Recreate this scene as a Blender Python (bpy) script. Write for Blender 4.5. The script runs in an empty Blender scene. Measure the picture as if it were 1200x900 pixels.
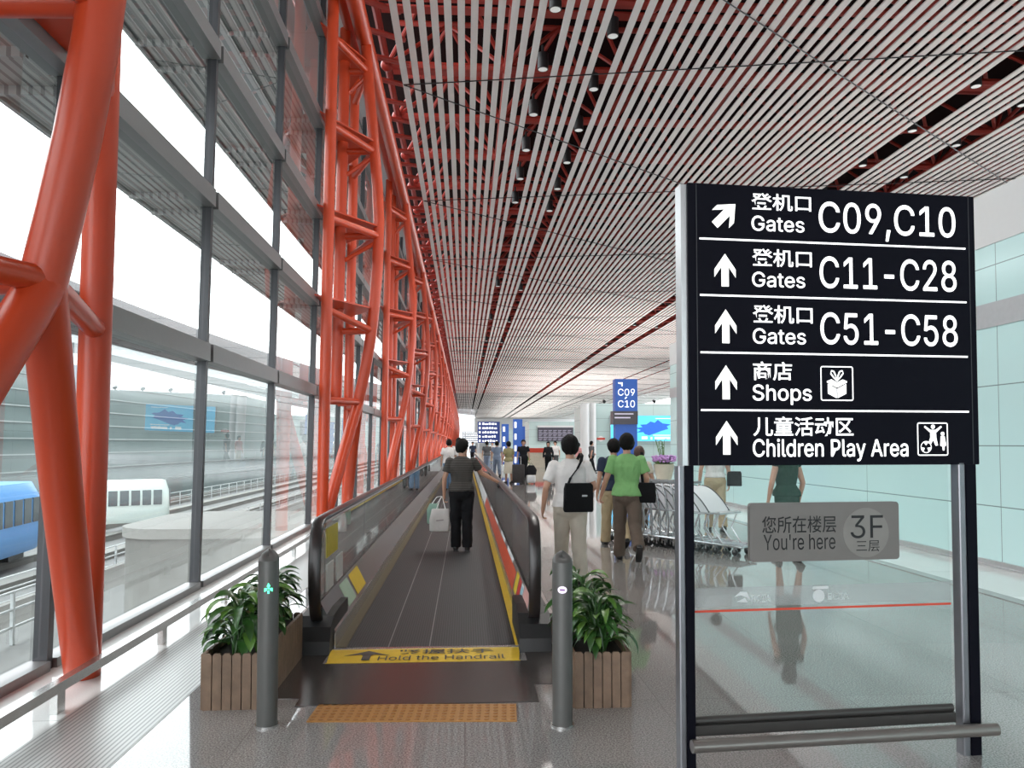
import bpy, math, random
from mathutils import Vector, Matrix, Euler
from math import sin, cos, pi, radians, sqrt, atan2

sc = bpy.context.scene
COL = sc.collection
rnd = random.Random(7)

# ------------------------------------------------------------------ camera, sky, lamps, exposure
cd = bpy.data.cameras.new('camera'); cam = bpy.data.objects.new('camera', cd); COL.objects.link(cam)
cam.location = (0, 0, 1.6)
cam.rotation_euler = (radians(90 + 2.0618), 0, radians(-3.4948))
cd.sensor_width = 36; cd.lens = 27; cd.shift_y = 37.6 / 1200
cd.clip_start = 0.05; cd.clip_end = 1500
sc.camera = cam

sc.view_settings.view_transform = 'Standard'
sc.view_settings.look = 'None'
sc.view_settings.exposure = 0.52
sc.view_settings.gamma = 1.0
sc.view_settings.use_curve_mapping = False

world = bpy.data.worlds.new('overcast_sky'); sc.world = world
world.use_nodes = True
wn = world.node_tree.nodes; wl = world.node_tree.links
bg = wn['Background']
tc = wn.new('ShaderNodeTexCoord'); sep = wn.new('ShaderNodeSeparateXYZ'); ramp = wn.new('ShaderNodeValToRGB')
wl.new(tc.outputs['Generated'], sep.inputs[0])
mr = wn.new('ShaderNodeMapRange'); mr.inputs[1].default_value = -1; mr.inputs[2].default_value = 1
wl.new(sep.outputs['Z'], mr.inputs[0]); wl.new(mr.outputs[0], ramp.inputs[0])
ramp.color_ramp.elements[0].position = 0.0; ramp.color_ramp.elements[0].color = (.75, .77, .8, 1)
ramp.color_ramp.elements[1].position = 1.0; ramp.color_ramp.elements[1].color = (.92, .97, 1, 1)
wl.new(ramp.outputs[0], bg.inputs['Color'])
SKY = 4.4
bg.inputs['Strength'].default_value = SKY

def area_lamp(name, loc, size, energy, color=(1, .96, .92), rot=(0, 0, 0)):
    l = bpy.data.lights.new(name, 'AREA'); l.shape = 'RECTANGLE'; l.size, l.size_y = size
    l.energy = energy; l.color = color
    o = bpy.data.objects.new(name, l); o.location = loc; o.rotation_euler = rot; COL.objects.link(o)
    return o
area_lamp('uplight_fill', (15, 192, 4.4), (14, 104), 7000, rot=(pi, 0, 0))  # added fill over the deepened end box, brightens the far ceiling
# uplights standing on the tops of the partition boxes; only the cross walls have a row of fittings
area_lamp('uplight_fill', (12, 10, 5.0), (7, 34), 100, rot=(pi, 0, 0))  # no fittings on this wall; added to lift the ceiling brightness
area_lamp('uplight_fill', (15, 60, 4.4), (14, 26), 1100, rot=(pi, 0, 0))
area_lamp('uplight_fill', (15, 110, 4.4), (14, 44), 3200, rot=(pi, 0, 0))

# ------------------------------------------------------------------ materials
MATS = {}
def pm(name, col, rough=.5, metal=0, var=.08, scale=14, bump=0., bscale=60, emit=0, spec=.5, coat=0):
    if name in MATS: return MATS[name]
    m = bpy.data.materials.new(name); m.use_nodes = True; n = m.node_tree.nodes; l = m.node_tree.links
    b = n['Principled BSDF']
    b.inputs['Roughness'].default_value = rough; b.inputs['Metallic'].default_value = metal
    b.inputs['Specular IOR Level'].default_value = spec
    if coat: b.inputs['Coat Weight'].default_value = coat; b.inputs['Coat Roughness'].default_value = .05
    t = n.new('ShaderNodeTexCoord'); no = n.new('ShaderNodeTexNoise'); no.inputs['Scale'].default_value = scale; no.inputs['Detail'].default_value = 4
    l.new(t.outputs['Object'], no.inputs['Vector'])
    mx = n.new('ShaderNodeMix'); mx.data_type = 'RGBA'
    c = list(col[:3])
    mx.inputs[6].default_value = [max(0, v * (1 - var)) for v in c] + [1]
    mx.inputs[7].default_value = [min(1, v * (1 + var)) for v in c] + [1]
    l.new(no.outputs['Fac'], mx.inputs[0]); l.new(mx.outputs[2], b.inputs['Base Color'])
    if emit:
        l.new(mx.outputs[2], b.inputs['Emission Color']); b.inputs['Emission Strength'].default_value = emit
    if bump:
        n2 = n.new('ShaderNodeTexNoise'); n2.inputs['Scale'].default_value = bscale; l.new(t.outputs['Object'], n2.inputs['Vector'])
        bp = n.new('ShaderNodeBump'); bp.inputs['Strength'].default_value = bump; bp.inputs['Distance'].default_value = .02
        l.new(n2.outputs['Fac'], bp.inputs['Height']); l.new(bp.outputs[0], b.inputs['Normal'])
    MATS[name] = m
    return m

def glass(name, tint, refl=1.0, rough=0.0, ior=1.55, body=0.0, bodycol=(.8, .85, .85)):
    """clear sheet: Fresnel mirror over a tinted transparent body, with an optional milky share"""
    m = bpy.data.materials.new(name); m.use_nodes = True; n = m.node_tree.nodes; l = m.node_tree.links
    n.remove(n['Principled BSDF']); out = n['Material Output']
    tr = n.new('ShaderNodeBsdfTransparent'); tr.inputs[0].default_value = (*tint, 1)
    gl = n.new('ShaderNodeBsdfGlossy'); gl.inputs['Roughness'].default_value = rough; gl.inputs[0].default_value = (refl, refl, refl, 1)
    fr = n.new('ShaderNodeFresnel'); fr.inputs['IOR'].default_value = ior
    geo = n.new('ShaderNodeNewGeometry'); iormix = n.new('ShaderNodeMix'); iormix.data_type = 'FLOAT'
    iormix.inputs[2].default_value = ior; iormix.inputs[3].default_value = 1 / ior   # thin sheet: same Fresnel from both sides
    # a back face sees 1/ior already inverted by Cycles, so feed it the reciprocal
    l.new(geo.outputs['Backfacing'], iormix.inputs[0]); l.new(iormix.outputs[0], fr.inputs['IOR'])
    mx = n.new('ShaderNodeMixShader'); l.new(fr.outputs[0], mx.inputs[0])
    if body:
        df = n.new('ShaderNodeBsdfDiffuse'); df.inputs[0].default_value = (*bodycol, 1)
        m2 = n.new('ShaderNodeMixShader'); m2.inputs[0].default_value = body
        l.new(tr.outputs[0], m2.inputs[1]); l.new(df.outputs[0], m2.inputs[2]); l.new(m2.outputs[0], mx.inputs[1])
    else:
        l.new(tr.outputs[0], mx.inputs[1])
    l.new(gl.outputs[0], mx.inputs[2]); l.new(mx.outputs[0], out.inputs[0])
    MATS[name] = m
    return m

def math_node(n, l, op, a, b=None, clamp=False):
    q = n.new('ShaderNodeMath'); q.operation = op; q.use_clamp = clamp
    for i, v in enumerate((a, b)):
        if v is None: continue
        if isinstance(v, (int, float)): q.inputs[i].default_value = v
        else: l.new(v, q.inputs[i])
    return q.outputs[0]

def tile_floor(name, c1, c2, joint, sx, sy, rough, speck=260):
    """polished granite slabs: speckle, slab-to-slab tone, thin joints (world metres)"""
    m = bpy.data.materials.new(name); m.use_nodes = True; n = m.node_tree.nodes; l = m.node_tree.links
    b = n['Principled BSDF']; t = n.new('ShaderNodeTexCoord'); sp = n.new('ShaderNodeSeparateXYZ'); l.new(t.outputs['Object'], sp.inputs[0])
    no = n.new('ShaderNodeTexNoise'); no.inputs['Scale'].default_value = speck; no.inputs['Detail'].default_value = 3; l.new(t.outputs['Object'], no.inputs['Vector'])
    rp = n.new('ShaderNodeValToRGB'); rp.color_ramp.elements[0].position = .36; rp.color_ramp.elements[1].position = .64
    rp.color_ramp.elements[0].color = (*c1, 1); rp.color_ramp.elements[1].color = (*c2, 1); l.new(no.outputs['Fac'], rp.inputs[0])
    u = math_node(n, l, 'DIVIDE', sp.outputs[0], sx); v = math_node(n, l, 'DIVIDE', sp.outputs[1], sy)
    fu = math_node(n, l, 'FRACT', u); fv = math_node(n, l, 'FRACT', v)
    ju = math_node(n, l, 'LESS_THAN', fu, .005 / sx); jv = math_node(n, l, 'LESS_THAN', fv, .005 / sy)
    j = math_node(n, l, 'MAXIMUM', ju, jv)
    cb = n.new('ShaderNodeCombineXYZ'); l.new(math_node(n, l, 'FLOOR', u), cb.inputs[0]); l.new(math_node(n, l, 'FLOOR', v), cb.inputs[1])
    wn_ = n.new('ShaderNodeTexWhiteNoise'); wn_.noise_dimensions = '2D'; l.new(cb.outputs[0], wn_.inputs['Vector'])
    tone = n.new('ShaderNodeMapRange'); tone.inputs[3].default_value = .93; tone.inputs[4].default_value = 1.06; l.new(wn_.outputs['Value'], tone.inputs[0])
    mul = n.new('ShaderNodeMix'); mul.data_type = 'RGBA'; mul.blend_type = 'MULTIPLY'; mul.inputs[0].default_value = 1
    cbt = n.new('ShaderNodeCombineColor')
    for i in range(3): l.new(tone.outputs[0], cbt.inputs[i])
    l.new(rp.outputs[0], mul.inputs[6]); l.new(cbt.outputs[0], mul.inputs[7])
    mx = n.new('ShaderNodeMix'); mx.data_type = 'RGBA'; l.new(j, mx.inputs[0]); l.new(mul.outputs[2], mx.inputs[6]); mx.inputs[7].default_value = (*joint, 1)
    l.new(mx.outputs[2], b.inputs['Base Color']); b.inputs['Roughness'].default_value = rough; b.inputs['Specular IOR Level'].default_value = .8; b.inputs['IOR'].default_value = 1.75
    MATS[name] = m
    return m

def panel_wall(name, col, joint, su, sv, rough, axis=1, off=0., joints_z=None):
    """glass-faced wall panels with thin joints; axis = 0 or 1: the horizontal world axis along the wall"""
    m = bpy.data.materials.new(name); m.use_nodes = True; n = m.node_tree.nodes; l = m.node_tree.links
    b = n['Principled BSDF']; t = n.new('ShaderNodeTexCoord'); sp = n.new('ShaderNodeSeparateXYZ'); l.new(t.outputs['Object'], sp.inputs[0])
    u = math_node(n, l, 'DIVIDE', math_node(n, l, 'ADD', sp.outputs[axis], off), su); v = math_node(n, l, 'DIVIDE', math_node(n, l, 'ADD', sp.outputs[2], 0.0), sv)
    ju = math_node(n, l, 'LESS_THAN', math_node(n, l, 'FRACT', u), .012 / su); jv = math_node(n, l, 'LESS_THAN', math_node(n, l, 'FRACT', v), .014 / sv)
    j = math_node(n, l, 'MAXIMUM', ju, jv)
    mx = n.new('ShaderNodeMix'); mx.data_type = 'RGBA'; l.new(j, mx.inputs[0]); mx.inputs[6].default_value = (*col, 1); mx.inputs[7].default_value = (*joint, 1)
    l.new(mx.outputs[2], b.inputs['Base Color']); b.inputs['Roughness'].default_value = rough; b.inputs['Specular IOR Level'].default_value = .5
    MATS[name] = m
    return m

def stripes(name, c1, c2, axis, period, duty, rough=.5, metal=0):
    m = bpy.data.materials.new(name); m.use_nodes = True; n = m.node_tree.nodes; l = m.node_tree.links
    b = n['Principled BSDF']; t = n.new('ShaderNodeTexCoord'); sp = n.new('ShaderNodeSeparateXYZ'); l.new(t.outputs['Object'], sp.inputs[0])
    j = None
    for ax in ([axis] if isinstance(axis, int) else axis):
        q = math_node(n, l, 'LESS_THAN', math_node(n, l, 'FRACT', math_node(n, l, 'DIVIDE', sp.outputs[ax], period)), duty)
        j = q if j is None else math_node(n, l, 'MAXIMUM', j, q)
    mx = n.new('ShaderNodeMix'); mx.data_type = 'RGBA'; l.new(j, mx.inputs[0]); mx.inputs[6].default_value = (*c1, 1); mx.inputs[7].default_value = (*c2, 1)
    l.new(mx.outputs[2], b.inputs['Base Color']); b.inputs['Roughness'].default_value = rough; b.inputs['Metallic'].default_value = metal
    MATS[name] = m
    return m

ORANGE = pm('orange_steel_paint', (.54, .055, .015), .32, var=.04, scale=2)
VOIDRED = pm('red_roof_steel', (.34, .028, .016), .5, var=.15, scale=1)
DECK = pm('dark_roof_deck', (.012, .003, .003), .9, spec=.1)
SLAT = pm('slat_white_metal', (.72, .67, .65), .5, var=.02)
MULL = pm('mullion_dark', (.05, .05, .055), .4, .3)
TRANSOM = pm('transom_grey_metal', (.20, .20, .20), .4, .4, var=.05)
LOUVRE = stripes('louvre_grey', (.40, .40, .39), (.22, .22, .22), 0, .09, .35, .5, .2)
SOFFIT = panel_wall('soffit_grey_panels', (.42, .42, .42), (.25, .25, .25), 1.54, 50, .5, 1)
WINGLASS = glass('window_glass', (.74, .78, .77), 1.0, 0.0, 1.62)
CLEAR = glass('clear_glass', (.93, .96, .955), 1.0, 0.0, 1.3)
BALGLASS = glass('balustrade_glass', (.62, .64, .63), 1.0, 0.0, 1.6)
FROST = glass('frosted_band_glass', (.9, .9, .9), .6, .2, 1.4, .22, (.62, .66, .66))
FLOOR = tile_floor('polished_granite', (.15, .138, .132), (.43, .405, .392), (.20, .188, .18), 1.2, 1.2, .045, 110)
BORDER = tile_floor('pale_stone_border', (.72, .72, .71), (.78, .78, .77), (.3, .3, .3), 50, 1.55, .09, 120)
GRATE = stripes('floor_grating_metal', (.44, .44, .43), (.2, .2, .2), 0, .028, .4, .35, .3)
TEAL = panel_wall('pale_teal_glass_wall', (.56, .78, .77), (.22, .30, .30), 3.28, .783, .12, 1, -2.9)
TEALX = panel_wall('pale_teal_cross_wall', (.52, .66, .645), (.25, .31, .31), 2.3, .783, .2, 0)
WHITEW = pm('white_wall_panel', (.70, .71, .71), .35, var=.02)
GREYBAND = pm('grey_wall_band', (.46, .47, .48), .35, .3)
ALU = pm('brushed_aluminium', (.62, .62, .63), .3, .9, var=.05)
STEEL = pm('stainless_steel', (.55, .54, .53), .25, .9, var=.05)
CHROME = pm('trolley_steel', (.62, .62, .64), .2, .9)
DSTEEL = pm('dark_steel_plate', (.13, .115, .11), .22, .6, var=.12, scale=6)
BLACK = pm('black_rubber', (.012, .012, .013), .42, var=.1)
PBLACK = pm('sign_black_panel', (.004, .004, .008), .5, var=.05, spec=.08)
YELLOW = pm('yellow_paint', (.80, .52, .02), .45, var=.1, scale=30)
OCHRE = pm('tactile_ochre', (.42, .19, .04), .5, var=.12, scale=40)
BELT = stripes('belt_grooves', (.020, .020, .021), (.055, .055, .057), 0, .02, .3, .55, 0)
DECKS = pm('walkway_deck_metal', (.36, .31, .30), .35, .7, var=.06)
WOOD = pm('planter_wood', (.21, .135, .09), .55, var=.5, scale=9, bump=.2, bscale=30)
SOIL = pm('potting_soil', (.02, .014, .01), .9)
LEAF = pm('glossy_leaf', (.030, .095, .018), .3, var=.5, scale=9)
LEAF2 = pm('leaf_light', (.10, .22, .035), .35, var=.4, scale=9)
BOLL = pm('bollard_grey_paint', (.115, .113, .108), .4, .2, var=.05)
LIT = pm('lit_white_lettering', (.93, .93, .93), .5, emit=.75, var=.01)
LITARROW = pm('lit_arrow_white', (.88, .88, .84), .5, emit=.65, var=.02)
PLAQ = pm('plaque_grey_brown', (.17, .155, .145), .4, .2)
PLAQC = pm('plaque_circle_grey', (.22, .205, .19), .4, .2)
TXTBLK = pm('black_lettering', (.006, .006, .007), .5)
REDLINE = pm('red_line_vinyl', (.62, .06, .03), .5)
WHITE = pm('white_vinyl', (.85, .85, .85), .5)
BLUE = pm('totem_blue', (.02, .085, .36), .35, emit=.18)
BLUESIGN = pm('sign_blue_panel', (.02, .05, .25), .35, emit=.12)
SKIN = pm('skin', (.52, .28, .19), .5, var=.08)
HAIR = pm('black_hair', (.006, .005, .0045), .6, var=.3, scale=60, bump=.5, bscale=90, spec=.15)
HAIRBR = pm('brown_hair', (.06, .022, .012), .45, var=.3, scale=60, bump=.4, bscale=90)
EYE = pm('dark_eye', (.01, .008, .008), .2)
LIPS = pm('lips', (.36, .12, .1), .5)
SHOE = pm('black_shoe_leather', (.014, .012, .012), .35)
CONC = pm('pale_concrete', (.22, .215, .20), .7, var=.1, scale=1.5)
GROUND = pm('apron_concrete', (.14, .145, .14), .85, var=.1, scale=.3)

def cloth(name, col, var=.15): return pm(name, col, .85, var=var, scale=7, bump=.8, bscale=11, spec=.2)

# ------------------------------------------------------------------ mesh helpers
class MB:
    def __init__(s): s.v = []; s.f = []; s.m = []; s.sm = []
    def add(s, vs, fs, mi=0, smooth=False):
        o = len(s.v); s.v += [tuple(v) for v in vs]; s.f += [tuple(i + o for i in f) for f in fs]
        s.m += [mi] * len(fs); s.sm += [smooth] * len(fs); return s
    def box(s, a, b, mi=0, M=None):
        x0, y0, z0 = a; x1, y1, z1 = b
        vs = [(x0, y0, z0), (x1, y0, z0), (x1, y1, z0), (x0, y1, z0), (x0, y0, z1), (x1, y0, z1), (x1, y1, z1), (x0, y1, z1)]
        if M: vs = [M @ Vector(v) for v in vs]
        return s.add(vs, [(3, 2, 1, 0), (4, 5, 6, 7), (0, 1, 5, 4), (1, 2, 6, 5), (2, 3, 7, 6), (3, 0, 4, 7)], mi)
    def bar(s, p, q, w, h, mi=0):
        p, q = Vector(p), Vector(q); d = (q - p).normalized(); up = Vector((0, 0, 1)) if abs(d.z) < .95 else Vector((0, 1, 0))
        a = d.cross(up).normalized(); b = a.cross(d)
        vs = [r + a * (w / 2 * i) + b * (h / 2 * j) for r in (p, q) for i, j in ((-1, -1), (1, -1), (1, 1), (-1, 1))]
        return s.add(vs, [(3, 2, 1, 0), (4, 5, 6, 7), (0, 1, 5, 4), (1, 2, 6, 5), (2, 3, 7, 6), (3, 0, 4, 7)], mi)
    def cyl(s, p, q, r0, r1=None, n=14, mi=0, caps=True, smooth=True):
        r1 = r0 if r1 is None else r1; p, q = Vector(p), Vector(q); d = (q - p).normalized()
        up = Vector((0, 0, 1)) if abs(d.z) < .9 else Vector((1, 0, 0)); a = d.cross(up).normalized(); b = d.cross(a)
        vs = [c + (a * cos(2 * pi * i / n) + b * sin(2 * pi * i / n)) * r for c, r in ((p, r0), (q, r1)) for i in range(n)]
        s.add(vs, [(i, (i + 1) % n, n + (i + 1) % n, n + i) for i in range(n)], mi, smooth)
        if caps: s.add(vs[:n], [tuple(range(n))[::-1]], mi); s.add(vs[n:], [tuple(range(n))], mi)
        return s
    def tube(s, pts, r, n=10, mi=0, caps=True, closed=False):
        pts = [Vector(p) for p in pts]; rs = r if isinstance(r, (list, tuple)) else [r] * len(pts); rings = []; N = len(pts); pa = None
        for i, p in enumerate(pts):
            d = ((pts[(i + 1) % N] - pts[i - 1]) if closed else (pts[min(i + 1, N - 1)] - pts[max(i - 1, 0)])).normalized()
            if pa is None:
                up = Vector((0, 0, 1)) if abs(d.z) < .9 else Vector((1, 0, 0)); a = d.cross(up).normalized()
            else: a = (pa - d * pa.dot(d)).normalized()
            pa = a; b = d.cross(a); rings.append([p + (a * cos(2 * pi * k / n) + b * sin(2 * pi * k / n)) * rs[i] for k in range(n)])
        vs = [v for R in rings for v in R]; fs = []
        for i in range(N if closed else N - 1):
            j = (i + 1) % N
            for k in range(n): fs.append((i * n + k, i * n + (k + 1) % n, j * n + (k + 1) % n, j * n + k))
        s.add(vs, fs, mi, True)
        if caps and not closed: s.add(rings[0], [tuple(range(n))[::-1]], mi); s.add(rings[-1], [tuple(range(n))], mi)
        return s
    def ell(s, c, r, n=16, m=10, mi=0, M=None):
        vs = []; fs = []
        for i in range(m + 1):
            t = pi * i / m
            for k in range(n):
                p = 2 * pi * k / n; v = Vector((r[0] * sin(t) * cos(p), r[1] * sin(t) * sin(p), r[2] * cos(t)))
                if M: v = M @ v
                vs.append(Vector(c) + v)
        for i in range(m):
            for k in range(n): fs.append((i * n + k, (i + 1) * n + k, (i + 1) * n + (k + 1) % n, i * n + (k + 1) % n))
        return s.add(vs, fs, mi, True)
    def cap(s, p, q, r0, r1=None, n=12):
        r1 = r0 if r1 is None else r1
        s.cyl(p, q, r0, r1, n); s.ell(p, (r0,) * 3, n, 8); s.ell(q, (r1,) * 3, n, 8); return s
    def loft(s, rings, n=20, mi=0, smooth=True, caps=True, M=None):
        """rings: (centre, rx, ry[, power]) in horizontal planes"""
        vs = []; fs = []
        for R in rings:
            c, rx, ry = R[:3]; pw = R[3] if len(R) > 3 else 1
            for k in range(n):
                t = 2 * pi * k / n; cx, sy = cos(t), sin(t)
                v = Vector((c[0] + rx * math.copysign(abs(cx) ** pw, cx), c[1] + ry * math.copysign(abs(sy) ** pw, sy), c[2]))
                vs.append(M @ v if M else v)
        L = len(rings)
        for i in range(L - 1):
            for k in range(n): fs.append((i * n + k, i * n + (k + 1) % n, (i + 1) * n + (k + 1) % n, (i + 1) * n + k))
        s.add(vs, fs, mi, smooth)
        if caps: s.add(vs[:n], [tuple(range(n))[::-1]], mi); s.add(vs[-n:], [tuple(range(n))], mi)
        return s
    def prism(s, poly, a, b, M=None, mi=0):
        """2-D outline (u, v) extruded between depths a and b: (u, depth, v) unless M maps it"""
        n = len(poly); vs = [Vector((u, d, v)) for d in (a, b) for u, v in poly]
        if M: vs = [M @ v for v in vs]
        return s.add(vs, [tuple(range(n)), tuple(range(n, 2 * n))[::-1]] + [((i + 1) % n, i, n + i, n + (i + 1) % n) for i in range(n)], mi)
    def mesh(s, name, mats, sharp=.7):
        me = bpy.data.meshes.new(name); me.from_pydata(s.v, [], s.f)
        for m in (mats if isinstance(mats, (list, tuple)) else [mats]): me.materials.append(m)
        me.polygons.foreach_set('material_index', s.m); me.polygons.foreach_set('use_smooth', s.sm); me.update()
        if any(s.sm): me.set_sharp_from_angle(angle=sharp)
        return me

def link(name, me, parent=None, label=None, loc=None, rz=None):
    o = bpy.data.objects.new(name, me); COL.objects.link(o)
    if parent: o.parent = parent
    if label: o['label'] = label
    if loc is not None: o.location = loc
    if rz is not None: o.rotation_euler = (0, 0, rz)
    return o
def part(name, mb, mats, parent, label=None, **k): return link(name, mb.mesh(name, mats) if isinstance(mb, MB) else mb, parent, label, **k)
def tag(o, label, cat, group=None, kind=None):
    o['label'] = label; o['category'] = cat
    if group: o['group'] = group
    if kind: o['kind'] = kind
    return o
def thing(name, label, cat, loc=(0, 0, 0), rz=0, group=None, kind=None):
    o = bpy.data.objects.new(name, None); COL.objects.link(o); o.location = loc; o.rotation_euler = (0, 0, rz); o.empty_display_size = .1
    return tag(o, label, cat, group, kind)
def solo(name, mb, mats, label, cat, group=None, kind=None, loc=(0, 0, 0), rz=0):
    return tag(link(name, mb.mesh(name, mats) if isinstance(mb, MB) else mb, None, None, loc, rz), label, cat, group, kind)
def struct(name, mb, mats, label=None, parent=None):
    o = part(name, mb, mats, parent)
    if not parent:
        o['kind'] = 'structure'
        if label: o['label'] = label
        o['category'] = name.split('_')[0]
    return o
KIDS = {}
def dup(root, loc=None, rz=None, label=None):
    if not KIDS:
        pass
    def cp(o, par):
        c = o.copy(); COL.objects.link(c)
        if par: c.parent = par
        for ch in o.children: cp(ch, c)
        return c
    r = cp(root, None)
    if loc is not None: r.location = loc
    if rz is not None: r.rotation_euler = (0, 0, rz)
    if label: r['label'] = label
    return r

_tc = {}
SANS = None
try:                                            # Blender's own bundled grotesque, for lettering like the sign's
    import os
    SANS = bpy.data.fonts.load(os.path.join(bpy.utils.system_resource('DATAFILES'), 'fonts', 'Inter.woff2'))
except Exception:
    SANS = None
def text_geo(body, bold=0.0):
    k = (body, bold)
    if k in _tc: return _tc[k]
    c = bpy.data.curves.new('lettering', 'FONT'); c.body = body; c.size = 1
    if SANS and all(ord(q) < 256 for q in body): c.font = SANS; bold = 0
    c.offset = bold; c.resolution_u = 4; c.fill_mode = 'FRONT'
    o = bpy.data.objects.new('lettering', c); COL.objects.link(o)
    dg = bpy.context.evaluated_depsgraph_get(); me = bpy.data.meshes.new_from_object(o.evaluated_get(dg))
    vs = [v.co.copy() for v in me.vertices]; fs = [tuple(p.vertices) for p in me.polygons]
    bpy.data.objects.remove(o); bpy.data.meshes.remove(me)
    _tc[k] = (vs, fs); return vs, fs
def text_fit(mb, body, u0, u1, v0, v1, M=None, depth=0.0, mi=0, bold=0.0):
    """lettering whose ink fills the box u0..u1, v0..v1 of a plane (u, depth, v)"""
    vs, fs = text_geo(body, bold)
    xs = [v.x for v in vs]; ys = [v.y for v in vs]; a, b, c, d = min(xs), max(xs), min(ys), max(ys)
    out = [Vector((u0 + (v.x - a) / (b - a) * (u1 - u0), depth, v0 + (v.y - c) / (d - c) * (v1 - v0))) for v in vs]
    sh = [(0, 0)]
    if bold and SANS and all(ord(q) < 256 for q in body):        # heavier weight: the same strokes laid a hair apart
        k = bold * .28 * (v1 - v0); sh = [(-k, 0), (k, 0), (0, k), (0, -k)]
    for q, (du, dv) in enumerate(sh):
        o2 = [v + Vector((du, -.00004 * q, dv)) for v in out]
        if M: o2 = [M @ v for v in o2]
        mb.add(o2, fs, mi)
    return mb
def rrect(u0, u1, v0, v1, r, n=5):
    P = []
    for cx, cy, a0 in ((u1 - r, v1 - r, 0), (u0 + r, v1 - r, 90), (u0 + r, v0 + r, 180), (u1 - r, v0 + r, 270)):
        for i in range(n + 1):
            t = radians(a0 + 90 * i / n); P.append((cx + r * cos(t), cy + r * sin(t)))
    return P
def circ(u, v, r, n=28): return [(u + r * cos(2 * pi * i / n), v + r * sin(2 * pi * i / n)) for i in range(n)]

# ================================================================== THE SETTING
YE = 258.0          # far end of the concourse
struct('floor', MB().box((-1.75, -48, -.3), (60, YE, 0)), FLOOR, 'polished grey granite concourse floor')
struct('trim_1', MB().box((-3.05, -48, -.3), (-2.34, YE, 0.0)), BORDER, 'pale polished stone strip below the glass wall')
struct('trim_2', MB().box((-2.34, -48, -.3), (-1.75, YE, 0.002)), GRATE, 'long ribbed metal floor grating beside the bumper rail')
struct('trim_3', MB().box((5.68, -48, -.02), (6.86, 25.4, .006)), BORDER, 'pale stone border along the teal wall')
struct('trim_4', MB().box((5.52, -48, -.02), (5.68, 25.4, .007)), pm('dark_stone_strip', (.30, .30, .295), .12), 'darker stone strip beside the pale border')
struct('wall_right', MB().box((6.85, -48, 0), (22, 25.3, 3.12)).box((6.85, -48, 3.44), (22, 25.3, 4.2)), TEAL, 'pale teal panelled wall on the right')
struct('trim_5', MB().box((6.84, -48, 3.12), (22, 25.31, 3.44)), GREYBAND, 'grey band high on the teal wall')
struct('trim_6', MB().box((6.84, -48, 4.2), (22, 25.31, 4.9)), WHITEW, 'white top band of the teal wall')
struct('baseboard_right', MB().box((6.80, -48, 0), (6.85, 25.3, .03)).box((6.83, -48, .03), (6.85, 25.3, .09)), ALU, 'metal base strip of the teal wall')

# cross walls further down the concourse, each with a white column at its corner and uplights on top (the furthest is added fill)
def cross_wall(nm, y, x0, x1, h, lab):
    struct(nm, MB().box((x0, y, 0), (x1, y + (6 if y < 120 else 120), h)), TEALX, lab)
cross_wall('wall_front', 46.4, 7.5, 42, 4.05, 'pale green cross wall behind the blue totem, with the blue screen')
cross_wall('wall_rear', 84.0, 7.0, 42, 4.03, 'pale green cross wall further off, with the departures board')
cross_wall('wall_end', 130.0, 6.5, 42, 4.1, 'pale green cross wall furthest down the concourse')
struct('trim_7', MB().box((7.4, 46.3, 0), (42, 46.4, .28)), ALU, 'metal base ledge of the cross wall')
MBc = MB().cyl((7.15, 45.6, 0), (7.15, 45.6, 3.95), .26, n=24).cyl((7.66, 45.9, 0), (7.66, 45.9, 4.05), .22, n=24).cyl((7.15, 45.6, 3.95), (7.15, 45.6, 4.0), .29, n=24)
tag(link('column', MBc.mesh('column', WHITEW)), 'white round column pair at corner of the pale green cross wall', 'column', kind='structure')
for i, x in enumerate((8.5, 9.9, 11.6, 13.2, 14.8)):
    t = thing('floodlight', ['small black floodlight on cross wall top, left of the blue totem', 'small black floodlight on cross wall top, hidden side of the totem', 'small black floodlight on cross wall top, first right of the totem',
              'small black floodlight on cross wall top, second right of the totem', 'small black floodlight on cross wall top, nearest the black sign'][i], 'light', (x, 46.6, 4.05), 0, 'floodlights on the cross wall')
    part('base', MB().cyl((0, 0, 0), (0, 0, .12), .03), BLACK, t)
    part('lamp_head', MB().cyl((0, -.12, .12), (0, .12, .2), .1, .08), BLACK, t)

# ceiling: continuous white slats with missing ones, cables, roof steel and deck above
P0, PITCH, SW, ZC = -1.40, .2615, .143, 10.0
slat = MB()
skip = {12, 17, 51, 52, 58, 59, 84, 92, 112, 120}
for i in range(0, 150):
    if i in skip: continue
    x = P0 + i * PITCH
    slat.box((x - SW / 2, -48, ZC), (x + SW / 2, YE, ZC + .03))
struct('ceiling', slat, SLAT, 'ceiling of long white slats with red steel above')
cab = MB()
def seam(a, b, r=.014): cab.cyl((a[0], a[1], ZC - .012), (b[0], b[1], ZC - .012), r, n=5)
for k in range(0, 26):                       # nearly square-on seams and two families of slanting ones
    y0 = 17.8 + (k - 1) * 8.6
    seam((-1.45, y0), (37, y0 - 6.9))
    y1 = 17.8 + (k - 3) * 8.6
    seam((-1.45, y1), (37, y1 + 29.0))
struct('trim_8', cab, TXTBLK, 'thin dark seams across the slat ceiling')
roof = MB().box((-2.9, -48, 13.2), (42, YE, 13.4))
struct('roof_deck', roof, DECK, 'dark roof deck above the slats')
sf = MB()
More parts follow.
